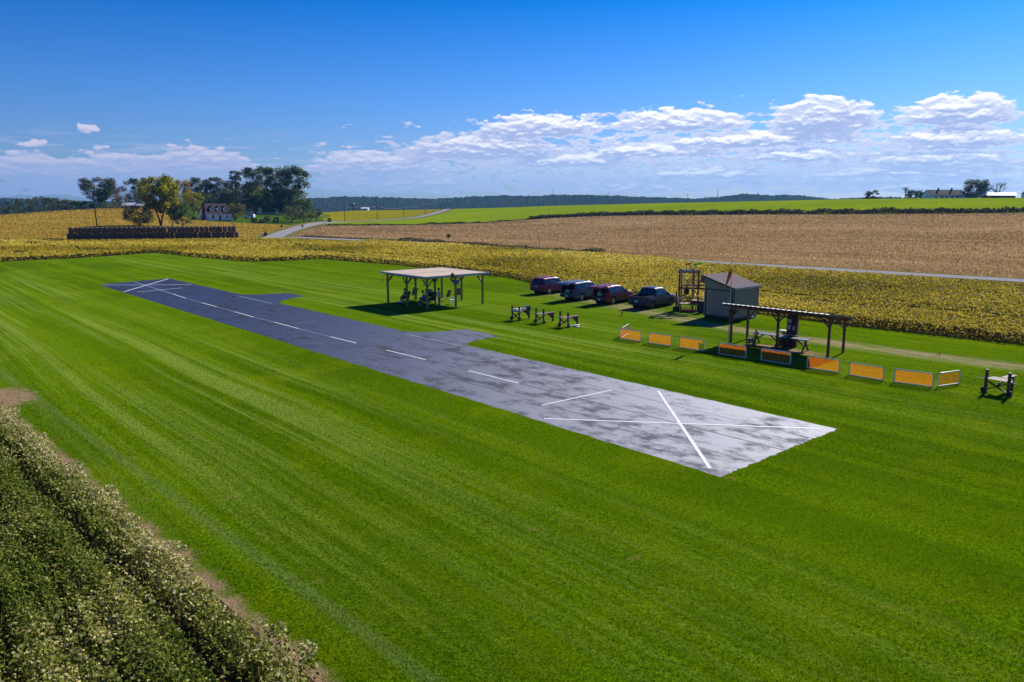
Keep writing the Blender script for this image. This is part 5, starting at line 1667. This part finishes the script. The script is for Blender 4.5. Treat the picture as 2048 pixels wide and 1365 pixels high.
# ------------------------------------------------------------------ trees
M_BARK = mat('bark', (.060, .045, .035), .9, .4, 6, stretch=(3, 3, .6), bump=.5)
LM = {
 'dark': leafmat('dark_green_leaf', [(0, (.014, .026, .010)), (.42, (.062, .100, .026)), (.78, (.17, .205, .052)), (1, (.30, .31, .12))], .4),
 'blue': leafmat('blue_green_leaf', [(0, (.014, .026, .015)), (.42, (.058, .092, .042)), (.78, (.16, .19, .080)), (1, (.29, .29, .15))], .4),
 'olive': leafmat('olive_leaf', [(0, (.020, .028, .006)), (.42, (.095, .11, .017)), (.78, (.22, .21, .040)), (1, (.33, .29, .08))], .42),
 'lime': leafmat('yellow_green_leaf', [(0, (.045, .065, .002)), (.35, (.22, .25, .004)), (.75, (.46, .42, .008)), (1, (.66, .55, .02))], .55),
 'mid': leafmat('mid_green_leaf', [(0, (.016, .034, .005)), (.42, (.085, .15, .014)), (.78, (.20, .26, .028)), (1, (.32, .34, .06))], .45),
 'brown': leafmat('russet_leaf', [(0, (.030, .020, .010)), (.42, (.13, .085, .038)), (.78, (.26, .165, .07)), (1, (.38, .26, .12))], .4),
 'gold': leafmat('gold_orange_leaf', [(0, (.07, .055, .006)), (.42, (.34, .22, .014)), (.78, (.56, .31, .03)), (1, (.68, .46, .09))], .5),
 'maroon': leafmat('maroon_leaf', [(0, (.025, .007, .012)), (.6, (.12, .03, .042)), (1, (.24, .07, .09))], .35)}
def tree(name, label, base, h, w, leaf, shape='round', n=2600, clear=.12, group=None, cat='tree', dens_=1.0, lsz=None, twin=False):
    t = thing(name, label, cat, base, random.uniform(0, 6.28), group)
    r = random.Random(sum(map(ord, label)))
    g_ = np.random.default_rng(sum(map(ord, label)))
    rx = w / 2
    z0 = 0.0 if shape == 'bush' else h * clear
    ch = h - z0
    # clump centres on the crown envelope
    K = max(14, int(50 * dens_ * (1.35 if w > 9 else 1)))
    n = int(n * 2.2)
    cs = []
    for i in range(K):
        f = g_.random() ** (1.25 if shape == 'bush' else .85)
        zz = z0 + ch * (.06 + .84 * f)
        q = (zz - z0) / ch
        if shape == 'round': e = math.sqrt(max(.05, 1 - (2 * q - 1) ** 2 * .92))
        elif shape == 'spread': e = .35 + .65 * math.sin(min(1, q * 1.15) * math.pi * .62) if q < .9 else .55
        elif shape == 'cone': e = max(.06, 1 - q) * 1.0
        elif shape == 'bush': e = math.sqrt(max(.05, 1 - q * q * .85))
        else: e = math.sqrt(max(.05, 1 - (2 * q - 1) ** 2 * .7)) * .9
        a = g_.random() * 6.283
        rr = rx * e * (.25 + .75 * g_.random() ** .5)
        cs.append((rr * math.cos(a), rr * math.sin(a), zz))
    cs = np.array(cs)
    # trunk and limbs
    tr = MB()
    th_ = max(.05, h * .018)
    if shape != 'bush':
        top = (r.uniform(-.03, .03) * h, r.uniform(-.03, .03) * h, z0 + ch * .55)
        lean = r.uniform(-.04, .04) * h
        if twin:
            for sx in (-1, 1):
                tr.tube([(0, 0, -.3), (sx * .04 * w, 0, z0 * .5), (sx * .16 * w, .02 * w, z0 + ch * .2), (sx * .25 * w, .03 * w, z0 + ch * .65)], [th_ * 1.1, th_ * .9, th_ * .6, th_ * .2], 7)
        else:
            tr.tube([(0, 0, -.3), (lean * .2, 0, z0 * .6), (lean * .6, lean * .3, z0 + ch * .25), top], [th_ * 1.4, th_, th_ * .8, th_ * .25], 7)
        for c_ in cs[::3]:
            s0 = max(z0 * .8, c_[2] - ch * .30)
            tr.tube([(lean * .5, 0, s0), (c_[0] * .5, c_[1] * .5, (s0 + c_[2]) / 2 + .02 * h), tuple(c_)], [th_ * .42, th_ * .25, th_ * .08], 5)
        tr.build('trunk', M_BARK, t, True)
    else:
        for a in range(4):
            tr.tube([(0, 0, -.1), (rx * .4 * math.cos(a * 1.6), rx * .4 * math.sin(a * 1.6), h * .5)], [th_, th_ * .4], 5)
        tr.build('stem', M_BARK, t)
    per = max(8, n // K)
    cr = np.repeat(np.sqrt(rx * ch) * g_.uniform(.10, .22, K), per)
    u = g_.normal(0, 1, (K * per, 3)); u /= np.linalg.norm(u, axis=1)[:, None]
    P = np.repeat(cs, per, 0) + u * (cr * g_.random(K * per) ** .45)[:, None] * np.array([1.15, 1.15, .85])
    P[:, 2] = np.clip(P[:, 2], .05 if shape == 'bush' else z0 * .55, h * 1.02)
    V, F = leaves(P, lsz or max(.2, (.040 if shape == 'bush' else .026) * math.sqrt(w * h)), .25)
    ct_ = np.repeat(g_.uniform(-.34, .30, K), per)
    tint = np.clip(.42 + ct_ + g_.normal(0, .2, K * per), 0, 1)
    fastmesh('crown', V, F, LM[leaf], t, tint)
    return t
def bare_tree(label, base, h, w):
    t = thing('bare_tree', label, 'tree', base, 0)
    tr = MB(); r = random.Random(5 + int(w * 10))
    def grow(p, d, L, rad, k):
        e = p + d * L
        m_ = p + d * L * .5 + Vector((r.uniform(-.06, .06) * L, r.uniform(-.06, .06) * L, 0))
        tr.tube([p, m_, e], [rad, rad * .8, rad * .6], 5 if k > 2 else 4, False)
        if k == 0: return
        for i in range(3 if k > 1 else 4):
            a = r.uniform(0, 6.28); s_ = r.uniform(.3, .85)
            nd = (d + Vector((math.cos(a) * s_, math.sin(a) * s_, r.uniform(-.05, .35)))).normalized()
            grow(e if i < 2 else m_, nd, L * r.uniform(.62, .82), rad * .58, k - 1)
    grow(Vector((0, 0, -.2)), Vector((0, 0, 1)), h * .27, h * .03, 5)
    o = tr.build('trunk', M_BARK, t)
    sx = max(abs(v[0]) for v in tr.v); sz = max(v[2] for v in tr.v)
    o.scale = (w / 2 / sx, w / 2 / sx, h / sz)
    return t
def place(u0, u1, vt, vb=None, dist=None, drop=0.0):
    """ground point, height and width of a plant that spans these columns and rows"""
    u = (u0 + u1) / 2
    b = T(u, vb) if dist is None else at(u, dist)
    depth = b.y * math.cos(TH) + (CAMH - b.z) * math.sin(TH)
    vbase = 407 + (CAMH - b.z) / depth * 1540 * 1.0
    return b, (vbase - vt) * depth / 1540, (u1 - u0) * depth / 1540
def plant(name, label, span, leaf, shape='round', dist=None, **kw):
    u0, u1, vt, vb = span
    b, h, w = place(u0, u1, vt, vb, dist)
    return tree(name, label, b, h, w, leaf, shape, **kw)
H1 = 'hedgerow trees on the far left skyline'
for i, (u0, u1, vt, lf_, d_, lb) in enumerate(((-22, 14, 413, 'blue', 425, 'low blue green tree cut by the left frame edge on the skyline'), (6, 42, 402, 'blue', 430, 'second skyline tree from the left frame edge, dark blue green'), (28, 62, 396, 'dark', 435, 'skyline tree with double rounded top, third from the left frame edge'),
        (56, 94, 391, 'blue', 440, 'tallest dark tree of the far left skyline hedgerow'), (86, 112, 393, 'dark', 435, 'dark tree just right of the tallest hedgerow tree'), (100, 128, 394, 'olive', 428, 'olive tree in the middle of the left skyline hedgerow'), (122, 148, 397, 'olive', 432, 'olive bushy tree right of centre in the left skyline hedgerow'),
        (140, 166, 400, 'mid', 430, 'low mid green tree near the right end of the left hedgerow'), (160, 186, 402, 'mid', 428, 'low tree at the right end of the hedgerow under the tall pale crowned tree'))):
    plant('hedgerow_tree', lb, (u0, u1, vt, 0), lf_, 'round', dist=d_, n=1500, clear=.02, group=H1)
plant('tall_tree', 'tall airy grey green tree right of the left hedgerow', (167, 232, 354, 0), 'blue', 'spread', dist=425, n=3400, clear=.25, dens_=1.5)
plant('brownish_tree', 'brownish tree leaning against the tall airy tree', (216, 253, 371, 0), 'brown', 'round', dist=432, n=1800, clear=.10)
plant('low_shrub_tree', 'small yellow green shrub below the brownish tree', (205, 240, 403, 0), 'mid', 'bush', dist=418, n=700)
plant('low_shrub_tree', 'dark low shrub beside the pale farm building at left', (186, 216, 398, 0), 'dark', 'bush', dist=421, n=700)
plant('tall_tree', 'dark blue green tree behind the pale farm building', (250, 290, 355, 0), 'blue', 'round', dist=450, n=2600, clear=.10)
plant('field_tree', 'large yellow green twin trunk tree in front of the farm', (284, 360, 351, 452), 'lime', 'round', n=5200, clear=.30, dens_=2.0, twin=True)
plant('field_tree', 'gold and orange topped tree right of the yellow green tree', (352, 384, 357, 0), 'gold', 'oval', dist=395, n=2200, clear=.1)
plant('field_tree', 'yellow green tree behind the small dense round tree', (364, 408, 384, 0), 'lime', 'round', dist=380, n=2400, clear=.08)
plant('young_tree', 'dark airy young tree left of the yellow green tree', (249, 310, 411, 455), 'dark', 'oval', n=2600, clear=.10, dens_=1.4)
plant('young_tree', 'thin young tree between the yellow green tree and the dense round tree', (334, 358, 412, 454), 'mid', 'oval', n=900, clear=.25)
plant('young_tree', 'small dense round tree above the middle of the bale stack', (347, 384, 406, 454), 'mid', 'round', n=2600, clear=.06, dens_=1.3)
WD = 'tall trees of the grove around the white house'
for (u0, u1, vt, lf_, shp, d_, lb, kw) in (
    (378, 408, 350, 'dark', 'oval', 455, 'leftmost dark tree of the grove with a squared top', {}),
    (400, 426, 353, 'blue', 'oval', 462, 'dark blue green tree second in the grove', {}),
    (418, 452, 352, 'blue', 'round', 458, 'broad dark tree behind the white house chimney', {}),
    (444, 472, 358, 'brown', 'round', 465, 'russet brown tree in the middle of the grove', {}),
    (462, 486, 342, 'dark', 'spread', 470, 'thin tall tree poking above the grove with a small tuft', {'clear': .62, 'n': 1300}),
    (484, 536, 332, 'dark', 'round', 462, 'tallest broad crowned tree right of the tufted tree', {'n': 4200, 'clear': .12}),
    (500, 526, 370, 'lime', 'round', 430, 'yellowish tree lit in front of the tallest grove tree', {'clear': .2}),
    (496, 552, 384, 'mid', 'round', 425, 'mid green tree in front of the grove right of the house', {'n': 3000}),
    (534, 618, 331, 'dark', 'spread', 440, 'big spreading dark tree at the right end of the grove', {'n': 4600, 'clear': .16, 'dens_': 1.5}),
    (548, 596, 378, 'blue', 'round', 430, 'dark lower tree under the big spreading tree', {'n': 2800}),
    (430, 470, 378, 'dark', 'round', 445, 'dark understorey tree above the house roof', {'n': 2400}),
    (462, 505, 376, 'blue', 'round', 440, 'dark understorey tree right of the house roof', {'n': 2400}),
    (398, 434, 384, 'dark', 'round', 440, 'dark understorey tree at the left gable of the house', {'n': 2000}),
    (372, 404, 372, 'dark', 'round', 470, 'deep dark tree filling the left back of the grove', {'clear': .02}),
    (408, 446, 366, 'dark', 'round', 474, 'deep dark tree filling the grove behind the chimney', {'clear': .02}),
    (446, 492, 362, 'blue', 'round', 476, 'deep blue green tree filling the middle back of the grove', {'clear': .02}),
    (488, 530, 358, 'dark', 'round', 478, 'deep dark tree filling the grove behind the tallest crown', {'clear': .02}),
    (526, 566, 362, 'blue', 'round', 474, 'deep blue green tree filling the gap left of the spreading tree', {'clear': .02}),
    (560, 606, 390, 'dark', 'round', 470, 'deep dark tree filling the right back of the grove', {'clear': .02}),
    (516, 552, 398, 'mid', 'round', 432, 'mid green lower tree beside the parked white vehicle', {'clear': .04}),
    (548, 580, 396, 'olive', 'round', 436, 'olive lower tree beneath the spreading tree', {'clear': .04})):
    plant('grove_tree', lb, (u0, u1, vt, 0), lf_, shp, dist=d_, group=WD, **{**{'n': 2600, 'clear': .06}, **kw})
plant('grove_tree', 'mid green tree at the right foot of the grove beside the road', (588, 628, 397, 446), 'mid', 'round', n=3000, clear=.14, group=WD)
plant('roadside_tree', 'small dark tree at the far right end of the grove', (618, 647, 416, 443), 'dark', 'round', n=1500, clear=.10)
plant('roadside_tree', 'olive tree between the grove and the road', (568, 600, 412, 448), 'olive', 'round', n=1600, clear=.15)
plant('garden_tree', 'rounded olive tree in front of the right end of the white house', (447, 492, 405, 442), 'olive', 'round', n=2600, clear=.07)
for (u0, u1, vt, vb, lf_, lb) in ((418, 433, 432.5, 440, 'maroon', 'round maroon bush in front of the white house'), (502, 515, 435, 446.5, 'olive', 'round olive bush at the yard edge right of the house'), (517, 530, 438, 447, 'dark', 'dark round bush second along the yard edge'),
        (528, 541, 430, 445, 'blue', 'taller dark bush third along the yard edge'), (546, 560, 433, 445.5, 'dark', 'dark bush fourth along the yard edge'), (655, 663, 436, 444.5, 'dark', 'lone dark bush beside the mailbox on the road'), (383, 394, 431, 440, 'dark', 'dark bush left of the white house gable')):
    plant('round_bush', lb, (u0, u1, vt, vb), lf_, 'bush', n=700, cat='bush', group='bushes in the yard of the white house')
plant('small_conifer', 'tiny dark conifer beside the white box by the road', (528, 534.5, 463, 473), 'dark', 'cone', n=500, clear=.05)
plant('sapling', 'thin yellow leaved sapling in the stubble by the lane', (894, 902, 467.5, 488), 'gold', 'round', n=240, clear=.62, lsz=.22)
plant('hilltop_tree', 'lone round dark tree on the right skyline', (1729, 1757.5, 380.5, 0), 'blue', 'bush', dist=500, n=2400)
plant('hilltop_tree', 'low dark bushy tree left of the hilltop farmhouse', (1811, 1847, 379.5, 0), 'dark', 'bush', dist=505, n=2200)
plant('hilltop_tree', 'big dark tree right of the hilltop farmhouse', (1926, 1974, 358.5, 0), 'dark', 'round', dist=505, n=4600, clear=.10, dens_=1.7)
plant('hilltop_tree', 'low dark shrub row in front of the white roofed barn', (1938, 1976, 388, 0), 'dark', 'bush', dist=492, n=1200)
b, h, w = place(1795, 1823, 373, None, 503); bare_tree('nearly bare round topped tree left of the hilltop farmhouse', b, h, w)
b, h, w = place(1972, 2016, 363.5, None, 512); bare_tree('wide bare tree behind the white roofed barn', b, h, w)
plant('far_tree', 'small dark tree between the silo and the white barn', (710, 724, 409.5, 0), 'dark', 'bush', dist=705, n=800)
for (u0, u1, lb) in ((757, 766, 'left'), (766, 776, 'middle'), (776, 784, 'right')):
    plant('far_tree', 'low reddish shrub on the skyline right of the white barn, %s of three' % lb, (u0, u1, 415.2, 0), 'brown', 'bush', dist=675, n=300, group='low shrubs right of the white barn')

# ------------------------------------------------------------------ houses and farm buildings
def M_(n, c, r=.7, v=.12, s=2.0): return mat(n, c, r, v, s, spec=.08)
M_WALLW = M_('white_lap_siding', (.80, .80, .82)); M_SLATE_R = M_('grey_brown_shingle', (.062, .046, .050), .85, .25); M_BRICK = M_('dark_red_brick', (.15, .055, .05), .85, .3, 5)
M_WIN = mat('dark_pane', (.03, .035, .05), .15, .2, 1, spec=.7); M_WALLB = M_('bluish_white_wall', (.66, .74, .80)); M_ROOFD = M_('dark_slate_roof', (.016, .013, .019), .8, .25)
def gable(root, L, Wd, wall, ridge, m, mr, oh=.35, x0=0, y0=0, name='wall'):
    """house block along local X, eaves front at -Y"""
    MB().prism([(-Wd / 2, 0), (Wd / 2, 0), (Wd / 2, wall), (0, ridge), (-Wd / 2, wall)], -L / 2, L / 2, Matrix(((0, 0, 1, x0), (1, 0, 0, y0), (0, 1, 0, 0), (0, 0, 0, 1)))).build(name, m, root)
    k_ = (ridge - wall) / (Wd / 2)
    r_ = MB()
    for sg in (-1, 1):
        e = (sg * (Wd / 2 + oh), wall - oh * k_)
        vs = []
        for xx in (-L / 2 - oh, L / 2 + oh):
            vs += [(x0 + xx, y0, ridge + .03), (x0 + xx, y0 + e[0], e[1] + .03), (x0 + xx, y0 + e[0], e[1] + .21), (x0 + xx, y0, ridge + .21)]
        r_.addv(vs, [(0, 1, 2, 3), (7, 6, 5, 4), (0, 4, 5, 1), (1, 5, 6, 2), (2, 6, 7, 3)])
    return r_.build('roof', mr, root)
def window(root, x, y, z, w, h, face='-Y'):
    d = (w + .16, .07, h + .16) if face == '-Y' else (.07, w + .16, h + .16)
    f = MB().box((x, y, z), d).build('window', mat('white_window_frame', (.72, .72, .75), .5), root)
    o = -.045
    MB().box((x, y + o, z) if face == '-Y' else (x + o, y, z), (w, .03, h) if face == '-Y' else (.03, w, h)).build('pane', M_WIN, f)
# white house with dormers
hb = T(431, 440.5)
hs = thing('white_house', 'white cape style house with dormers and red brick chimney in the grove', 'house', hb, R(50))
hs.scale = (.84, .95, .97)
hs.location.z -= .15
rf_ = gable(hs, 11.5, 7.6, 3.0, 6.7, M_WALLW, M_SLATE_R)
MB().box((-6.15, -.6, 3.6), (.75, 1.5, 7.6)).build('chimney', M_BRICK, hs)
MB().box((-1.0, 1.2, 6.9), (.6, .6, 1.4)).build('chimney', M_BRICK, rf_)
for x in (-3.3, .1, 3.4):
    MB().prism([(-.85, 0), (.85, 0), (.85, 1.25), (0, 2.15), (-.85, 1.25)], -1.3, 1.3, Matrix(((1, 0, 0, x), (0, 0, 1, -2.0), (0, 1, 0, 3.75), (0, 0, 0, 1)))).build('dormer', M_WALLW, rf_)
    dr = MB()
    for sg in (-1, 1):
        dr.bar((x + sg * .48, -3.45, 5.52), (x + sg * .48, -.5, 5.52), 1.25, .07, (sg * .68, 0, .73))
    dr.build('dormer_roof', M_SLATE_R, rf_)
    window(hs, x, -3.33, 4.6, .8, 1.0)
pc = MB().bar((0, -4.6, 2.85), (0, -3.6, 3.3), 11.6, .12, (0, -.4, .9)); pc.build('porch_roof', M_SLATE_R, hs)
for x in (-5.2, -2.6, 0, 2.6, 5.2):
    MB().box((x, -4.95, 1.35), (.16, .16, 2.7)).build('porch_post', mat('white_window_frame', (.72, .72, .75)), hs)
for x in (-3.6, 3.6):
    window(hs, x, -3.82, 1.6, 1.0, 1.4)
window(hs, -5.77, 1.6, 1.7, .9, 1.3, '-X'); window(hs, -5.77, 1.0, 4.4, .8, 1.1, '-X')
dd = MB().box((0, -3.83, 1.05), (1.0, .07, 2.1)).build('front_door', M_BRICK, hs)
MB().box((.35, -3.875, 1.0), (.06, .03, .12)).build('handle', M_CHROME, dd)
# pale farm building at left
fb_ = at(268, 436)
f1 = thing('farm_building', 'long pale farm building with grey roof behind the young trees', 'farm building', fb_ + Vector((0, 0, -.4)), R(8))
gable(f1, 9.5, 6, 2.7, 3.9, M_('pale_grey_wall', (.42, .44, .52)), M_('pale_metal_roof', (.55, .56, .62), .45))
for x in (-3, 0, 3): window(f1, x, -3.03, 1.7, 1.0, 1.0)
f2_ = thing('farm_house', 'white gabled farmhouse with mauve roof beside the pale farm building', 'house', at(293, 438) + Vector((0, 0, -.4)), R(70))
gable(f2_, 8, 5.5, 2.6, 5.2, M_WALLW, M_('mauve_roof', (.26, .19, .21), .8, .2))
window(f2_, -2, -2.78, 1.6, .9, 1.2); window(f2_, 2, -2.78, 1.6, .9, 1.2)
MB().box((2.4, .5, 5.3), (.6, .6, 1.2)).build('chimney', M_BRICK, f2_)
ms = thing('field_fence', 'low dark fence line beside the pale farm building', 'fence', at(222, 408), R(4))
for i in range(8): MB().box((i * 1.9 - 6, 0, .5), (.12, .12, 1.0)).build('post', M_DARKW, ms)
MB().box((.65, .07, .75), (13.6, .05, .14)).box((.65, .07, .38), (13.6, .05, .14)).build('rail', M_DARKW, ms)
# hilltop farmhouse
fh = thing('hilltop_farmhouse', 'long bluish white farmhouse with dark roof and two chimneys on the right skyline', 'house', at(1886, 498) + Vector((0, 0, -2.0)), R(7))
rr_ = gable(fh, 20.5, 8, 4.7, 7.3, M_WALLB, M_ROOFD)
for x in (-3.6, 4.4): MB().box((x, .0, 7.5), (.7, .7, 1.9)).build('chimney', M_BRICK, rr_)
for x in (-7.5, -4.2, -1, 2.2, 5.4): window(fh, x, -4.03, 3.5, .9, 1.2)
MB().box((-3.5, -4.08, 2.4), (.22, .12, 4.5)).build('downpipe', M_ROOFD, fh)
gable(fh, 6.0, 5, 3.7, 5.4, M_WALLB, M_ROOFD, x0=12.9, y0=-1.0, name='annexe_wall')
wb = thing('white_roof_barn', 'low barn with bright white roof at the right end of the skyline', 'barn', at(1996, 497) + Vector((0, 0, -.35)), R(-26))
gable(wb, 14.5, 7, 2.5, 3.9, M_('brown_barn_wall', (.10, .075, .065)), M_('white_tin_roof', (.80, .80, .82), .35, .05))
MB().box((-2, -3.55, 1.2), (3.2, .09, 2.2)).build('door', M_ROOFD, wb)
eh = thing('edge_house', 'pale gabled house cut by the right frame edge on the skyline', 'house', at(2062, 488) + Vector((0, 0, -1.0)), R(62))
gable(eh, 9, 8.5, 3.8, 8.2, M_WALLB, M_ROOFD)
window(eh, 0, -4.28, 2.4, .9, 1.3)
MB().box((-5.6, 0, 1.4), (2.2, 6, .2)).build('porch_roof', M_ROOFD, eh)
# silo and far barn
si = thing('silo', 'grey domed silo beside the far white barn', 'silo', at(706, 705) + Vector((0, 0, 2.2)), 0)
sv = place(703, 709, 407, None, 705)
MB().lathe([(1.55, -3), (1.55, 5.6)], n=18).build('drum', M_('concrete_silo', (.30, .29, .30)), si, True)
MB().lathe([(1.58, 5.6), (1.35, 6.5), (.8, 7.05), (.1, 7.25)], n=18).build('dome', M_TIN, si, True)
MB().box((1.62, -.3, 3.2), (.14, .5, 6.0)).build('chute', M_STEEL, si)
nb = thing('far_barn', 'small white barn right of the silo', 'barn', at(730, 705) + Vector((0, 0, 1.6)), 0)
gable(nb, 6.0, 6, 2.4, 3.6, M_('white_barn_wall', (.75, .75, .77)), M_('white_tin_roof', (.80, .80, .82)))
MB().box((0, -3.04, 1.1), (1.6, .07, 2.0)).build('door', M_ROOFD, nb)

# ------------------------------------------------------------------ utility poles, masts, roadside furniture
M_POLE = mat('dark_pole_wood', (.050, .042, .040), .9, .3, 3)
def upole(u, vb, vt, label, dist=None, arms=True, lean=0.0, r=.16):
    b = T(u, vb) if dist is None else at(u, dist)
    depth = b.y * math.cos(TH) + (CAMH - b.z) * math.sin(TH)
    vbase = 407 + (CAMH - b.z) / depth * 1540
    h = (vbase - vt) * depth / 1540
    t = thing('utility_pole', label, 'utility pole', b, R(20), 'utility poles along the road')
    MB().tube([(0, 0, -.3), (lean, 0, h)], [r, r * .65], 8).build('pole', M_POLE, t)
    if arms:
        MB().box((lean, 0, h - .7), (2.0, .12, .12)).build('crossarm', M_POLE, t)
        for x in (-.85, 0, .85):
            MB().lathe([(.06, 0), (.08, .1), (.03, .22)], (lean + x, 0, h - .63), n=8).build('insulator', M_PAPER, t)
    return (b, h)
wp = []
upole(194.5, 454, 386, 'tall dark pole standing behind the left end of the bale stack', arms=False, lean=-.4, r=.2)
for (u, vb, vt, lb) in ((689.5, 444, 410, 'utility pole nearest the grove, left of the road'), (755, 440, 411, 'second utility pole along the road from the grove'), (808, 437, 413, 'third utility pole along the road from the grove'), (850.5, 429, 405, 'fourth utility pole, where the road starts to climb'),
        (884, 421.5, 400, 'fifth utility pole, halfway up the climbing road'), (912, 417, 397, 'utility pole beside the road where it meets the skyline')):
    wp.append(upole(u, vb, vt, lb))
wp.append(upole(949.5, 0, 392.5, 'utility pole just right of the road crest', dist=640))
for (u, vt, d_, lb) in ((672.5, 402.5, 640, 'faint pole on the skyline left of the silo'), (1086.5, 393, 640, 'skyline pole left of the first hill mast'), (1216, 387, 600, 'skyline pole between the two hill masts'), (1374, 389, 560, 'skyline pole left of the tall second mast'), (1543, 391, 540, 'faint skyline pole right of the second mast')):
    w_ = upole(u, 0, vt, lb, dist=d_, r=.13)
    if u > 1000: wp.append(w_)
wr_ = MB()
for (a, ha), (b_, hb_) in zip(wp[:-1], wp[1:]):
    for off in (-.7, .7):
        pts = []
        for f in np.linspace(0, 1, 9):
            p = a.lerp(b_, f); z = (a.z + ha - .5) * (1 - f) + (b_.z + hb_ - .5) * f - 4 * 1.1 * f * (1 - f)
            pts.append((p.x + off * .9, p.y + off * .3, z))
        wr_.tube(pts, .018, 4, False)
tag(wr_.build('power_lines', M_BLACK), 'thin dark power lines strung between the roadside poles', 'power lines')
def mast(u, vt, vb, label):
    d_ = 2030
    p = pray(u, 407); n_ = math.hypot(p[0], p[1]); x, y = p[0] / n_ * d_, p[1] / n_ * d_
    dep = y * math.cos(TH)
    z0 = CAMH + (407 - vb) * dep / 1540 - 8; z1 = CAMH + (407 - vt) * dep / 1540
    t = thing('radio_mast', label, 'mast', (x, y, z0), 0, 'radio masts on the wooded ridge')
    H_ = z1 - z0
    m_ = MB()
    for i in range(3):
        a = i * 2.094
        m_.bar((1.1 * math.cos(a), 1.1 * math.sin(a), 0), (.35 * math.cos(a), .35 * math.sin(a), H_), .28, .28)
    for k_ in range(10):
        z = H_ * k_ / 10; r0 = 1.1 - .75 * k_ / 10; r1 = 1.1 - .75 * (k_ + 1) / 10
        for i in range(3):
            a, b_ = i * 2.094, (i + 1) * 2.094
            m_.bar((r0 * math.cos(a), r0 * math.sin(a), z), (r1 * math.cos(b_), r1 * math.sin(b_), z + H_ / 10), .16, .16)
    m_.build('lattice', M_STEEL, t)
    MB().tube([(0, 0, H_), (0, 0, H_ + 4)], .2, 6).build('antenna', M_STEEL, t)
mast(1105.5, 379, 391, 'shorter radio mast on the wooded ridge left of centre right')
mast(1434.5, 380, 395, 'taller radio mast on the wooded ridge right of the first mast')
def dsign(u, vt, vb, label):
    b = T(u, vb); dep = b.y
    h = (vb - vt) * dep / 1540
    t = thing('warning_sign', label, 'road sign', b, R(8), 'diamond road signs at the junction')
    MB().tube([(0, 0, 0), (0, 0, h)], .035, 6).build('post', M_STEEL, t)
    s_ = .62
    MB().prism([(0, -s_), (s_, 0), (0, s_), (-s_, 0)], -.02, .02, Matrix.Translation((0, -.05, h - s_ * .85)) @ Matrix.Rotation(R(90), 4, 'X')).build('sign_board', m_sgn[len(bpy.data.objects) % 2 * 0 + (1 if u > 580 else 0)], t)
m_sgn = (mat('brown_grey_sign_back', (.16, .125, .11), .6), mat('dull_yellow_sign', (.32, .22, .03), .5))
dsign(563.3, 450, 457, 'grey brown back of a diamond sign at the field edge near the grove')
dsign(605, 449.5, 456, 'dull yellow diamond sign beside the road right of the grove')
def box_on_post(name, u, vt, vb, label, cat, w, m):
    b = T(u, vb); h = (vb - vt) * b.y / 1540
    t = thing(name, label, cat, b, R(10))
    MB().box((0, 0, h * .3), (w * .3, .12, h * .6)).build('post', M_DIRTW, t)
    bb = MB().prism([(-w / 2, 0), (w / 2, 0), (w / 2, h * .3), (w * .3, h * .42), (-w * .3, h * .42), (-w / 2, h * .3)], -.35, .35, Matrix.Translation((0, 0, h * .58)) @ Matrix.Rotation(R(90), 4, 'X'))
    bb.build('box', m, t)
box_on_post('mailbox', 626.5, 438.5, 444.5, 'white mailbox under the small dark tree at the end of the grove', 'mailbox', .9, M_WHITE)
box_on_post('mailbox', 648, 440.5, 445.5, 'white mailbox beside the road left of the lone dark bush', 'mailbox', 1.0, M_WHITE)
box_on_post('utility_box', 526.5, 468.5, 473, 'white utility box beside the tiny conifer right of the bale stack', 'box', .75, M_WHITE)
gp = T(1079, 499.5); gt = thing('grey_post', 'slim grey post standing in the field edge in front of the stubble', 'post', (G(1079, 500).x, G(1079, 500).y, 0), 0)
gh = (500 - 481) * G(1079, 500).y / 1540
MB().tube([(0, 0, 0), (0, 0, gh)], .06, 6).build('pole', M_STEEL, gt)
MB().box((0, -.07, gh - .12), (.22, .05, .24)).build('cap', M_STEEL, gt)
vp = T(506, 441.5)
yc = thing('parked_van', 'white vehicle parked in the shaded yard right of the house', 'van', T(499, 437), R(175))
MB().prism([(-2.3, .35), (2.2, .35), (2.3, .9), (1.5, 1.1), (.9, 1.75), (-2.2, 1.8), (-2.35, 1.0)], -.9, .9, Matrix.Rotation(R(90), 4, 'X')).build('body', M_WHITE, yc)
MB().box((-.6, -.905, 1.40), (2.4, .02, .45)).box((-.6, .905, 1.40), (2.4, .02, .45)).build('window', M_GLASS, yc)
for x in (-1.4, 1.45):
    for sg in (-1, 1):
        MB().lathe([(.05, -.1), (.34, -.1), (.34, .1), (.05, .1)], (x, sg * .85, .34), 'Y', 14).build('wheel', M_RUBBER, yc)

# ------------------------------------------------------------------ air that fades the far ridge
hz_m = bpy.data.materials.new('thin_haze'); hz_m.use_nodes = True
nt = hz_m.node_tree
nt.nodes.remove(nt.nodes['Principled BSDF'])
pv = nt.nodes.new('ShaderNodeVolumePrincipled')
pv.inputs['Color'].default_value = (.15, .46, 1, 1)
pv.inputs['Density'].default_value = HAZE_D
pv.inputs['Anisotropy'].default_value = .2
nt.links.new(pv.outputs[0], nt.nodes['Material Output'].inputs['Volume'])
hb_ = MB().box((0, 0, 62), (13400, 13400, 246))
ho = hb_.build('haze', hz_m)
ho['kind'] = 'stuff'
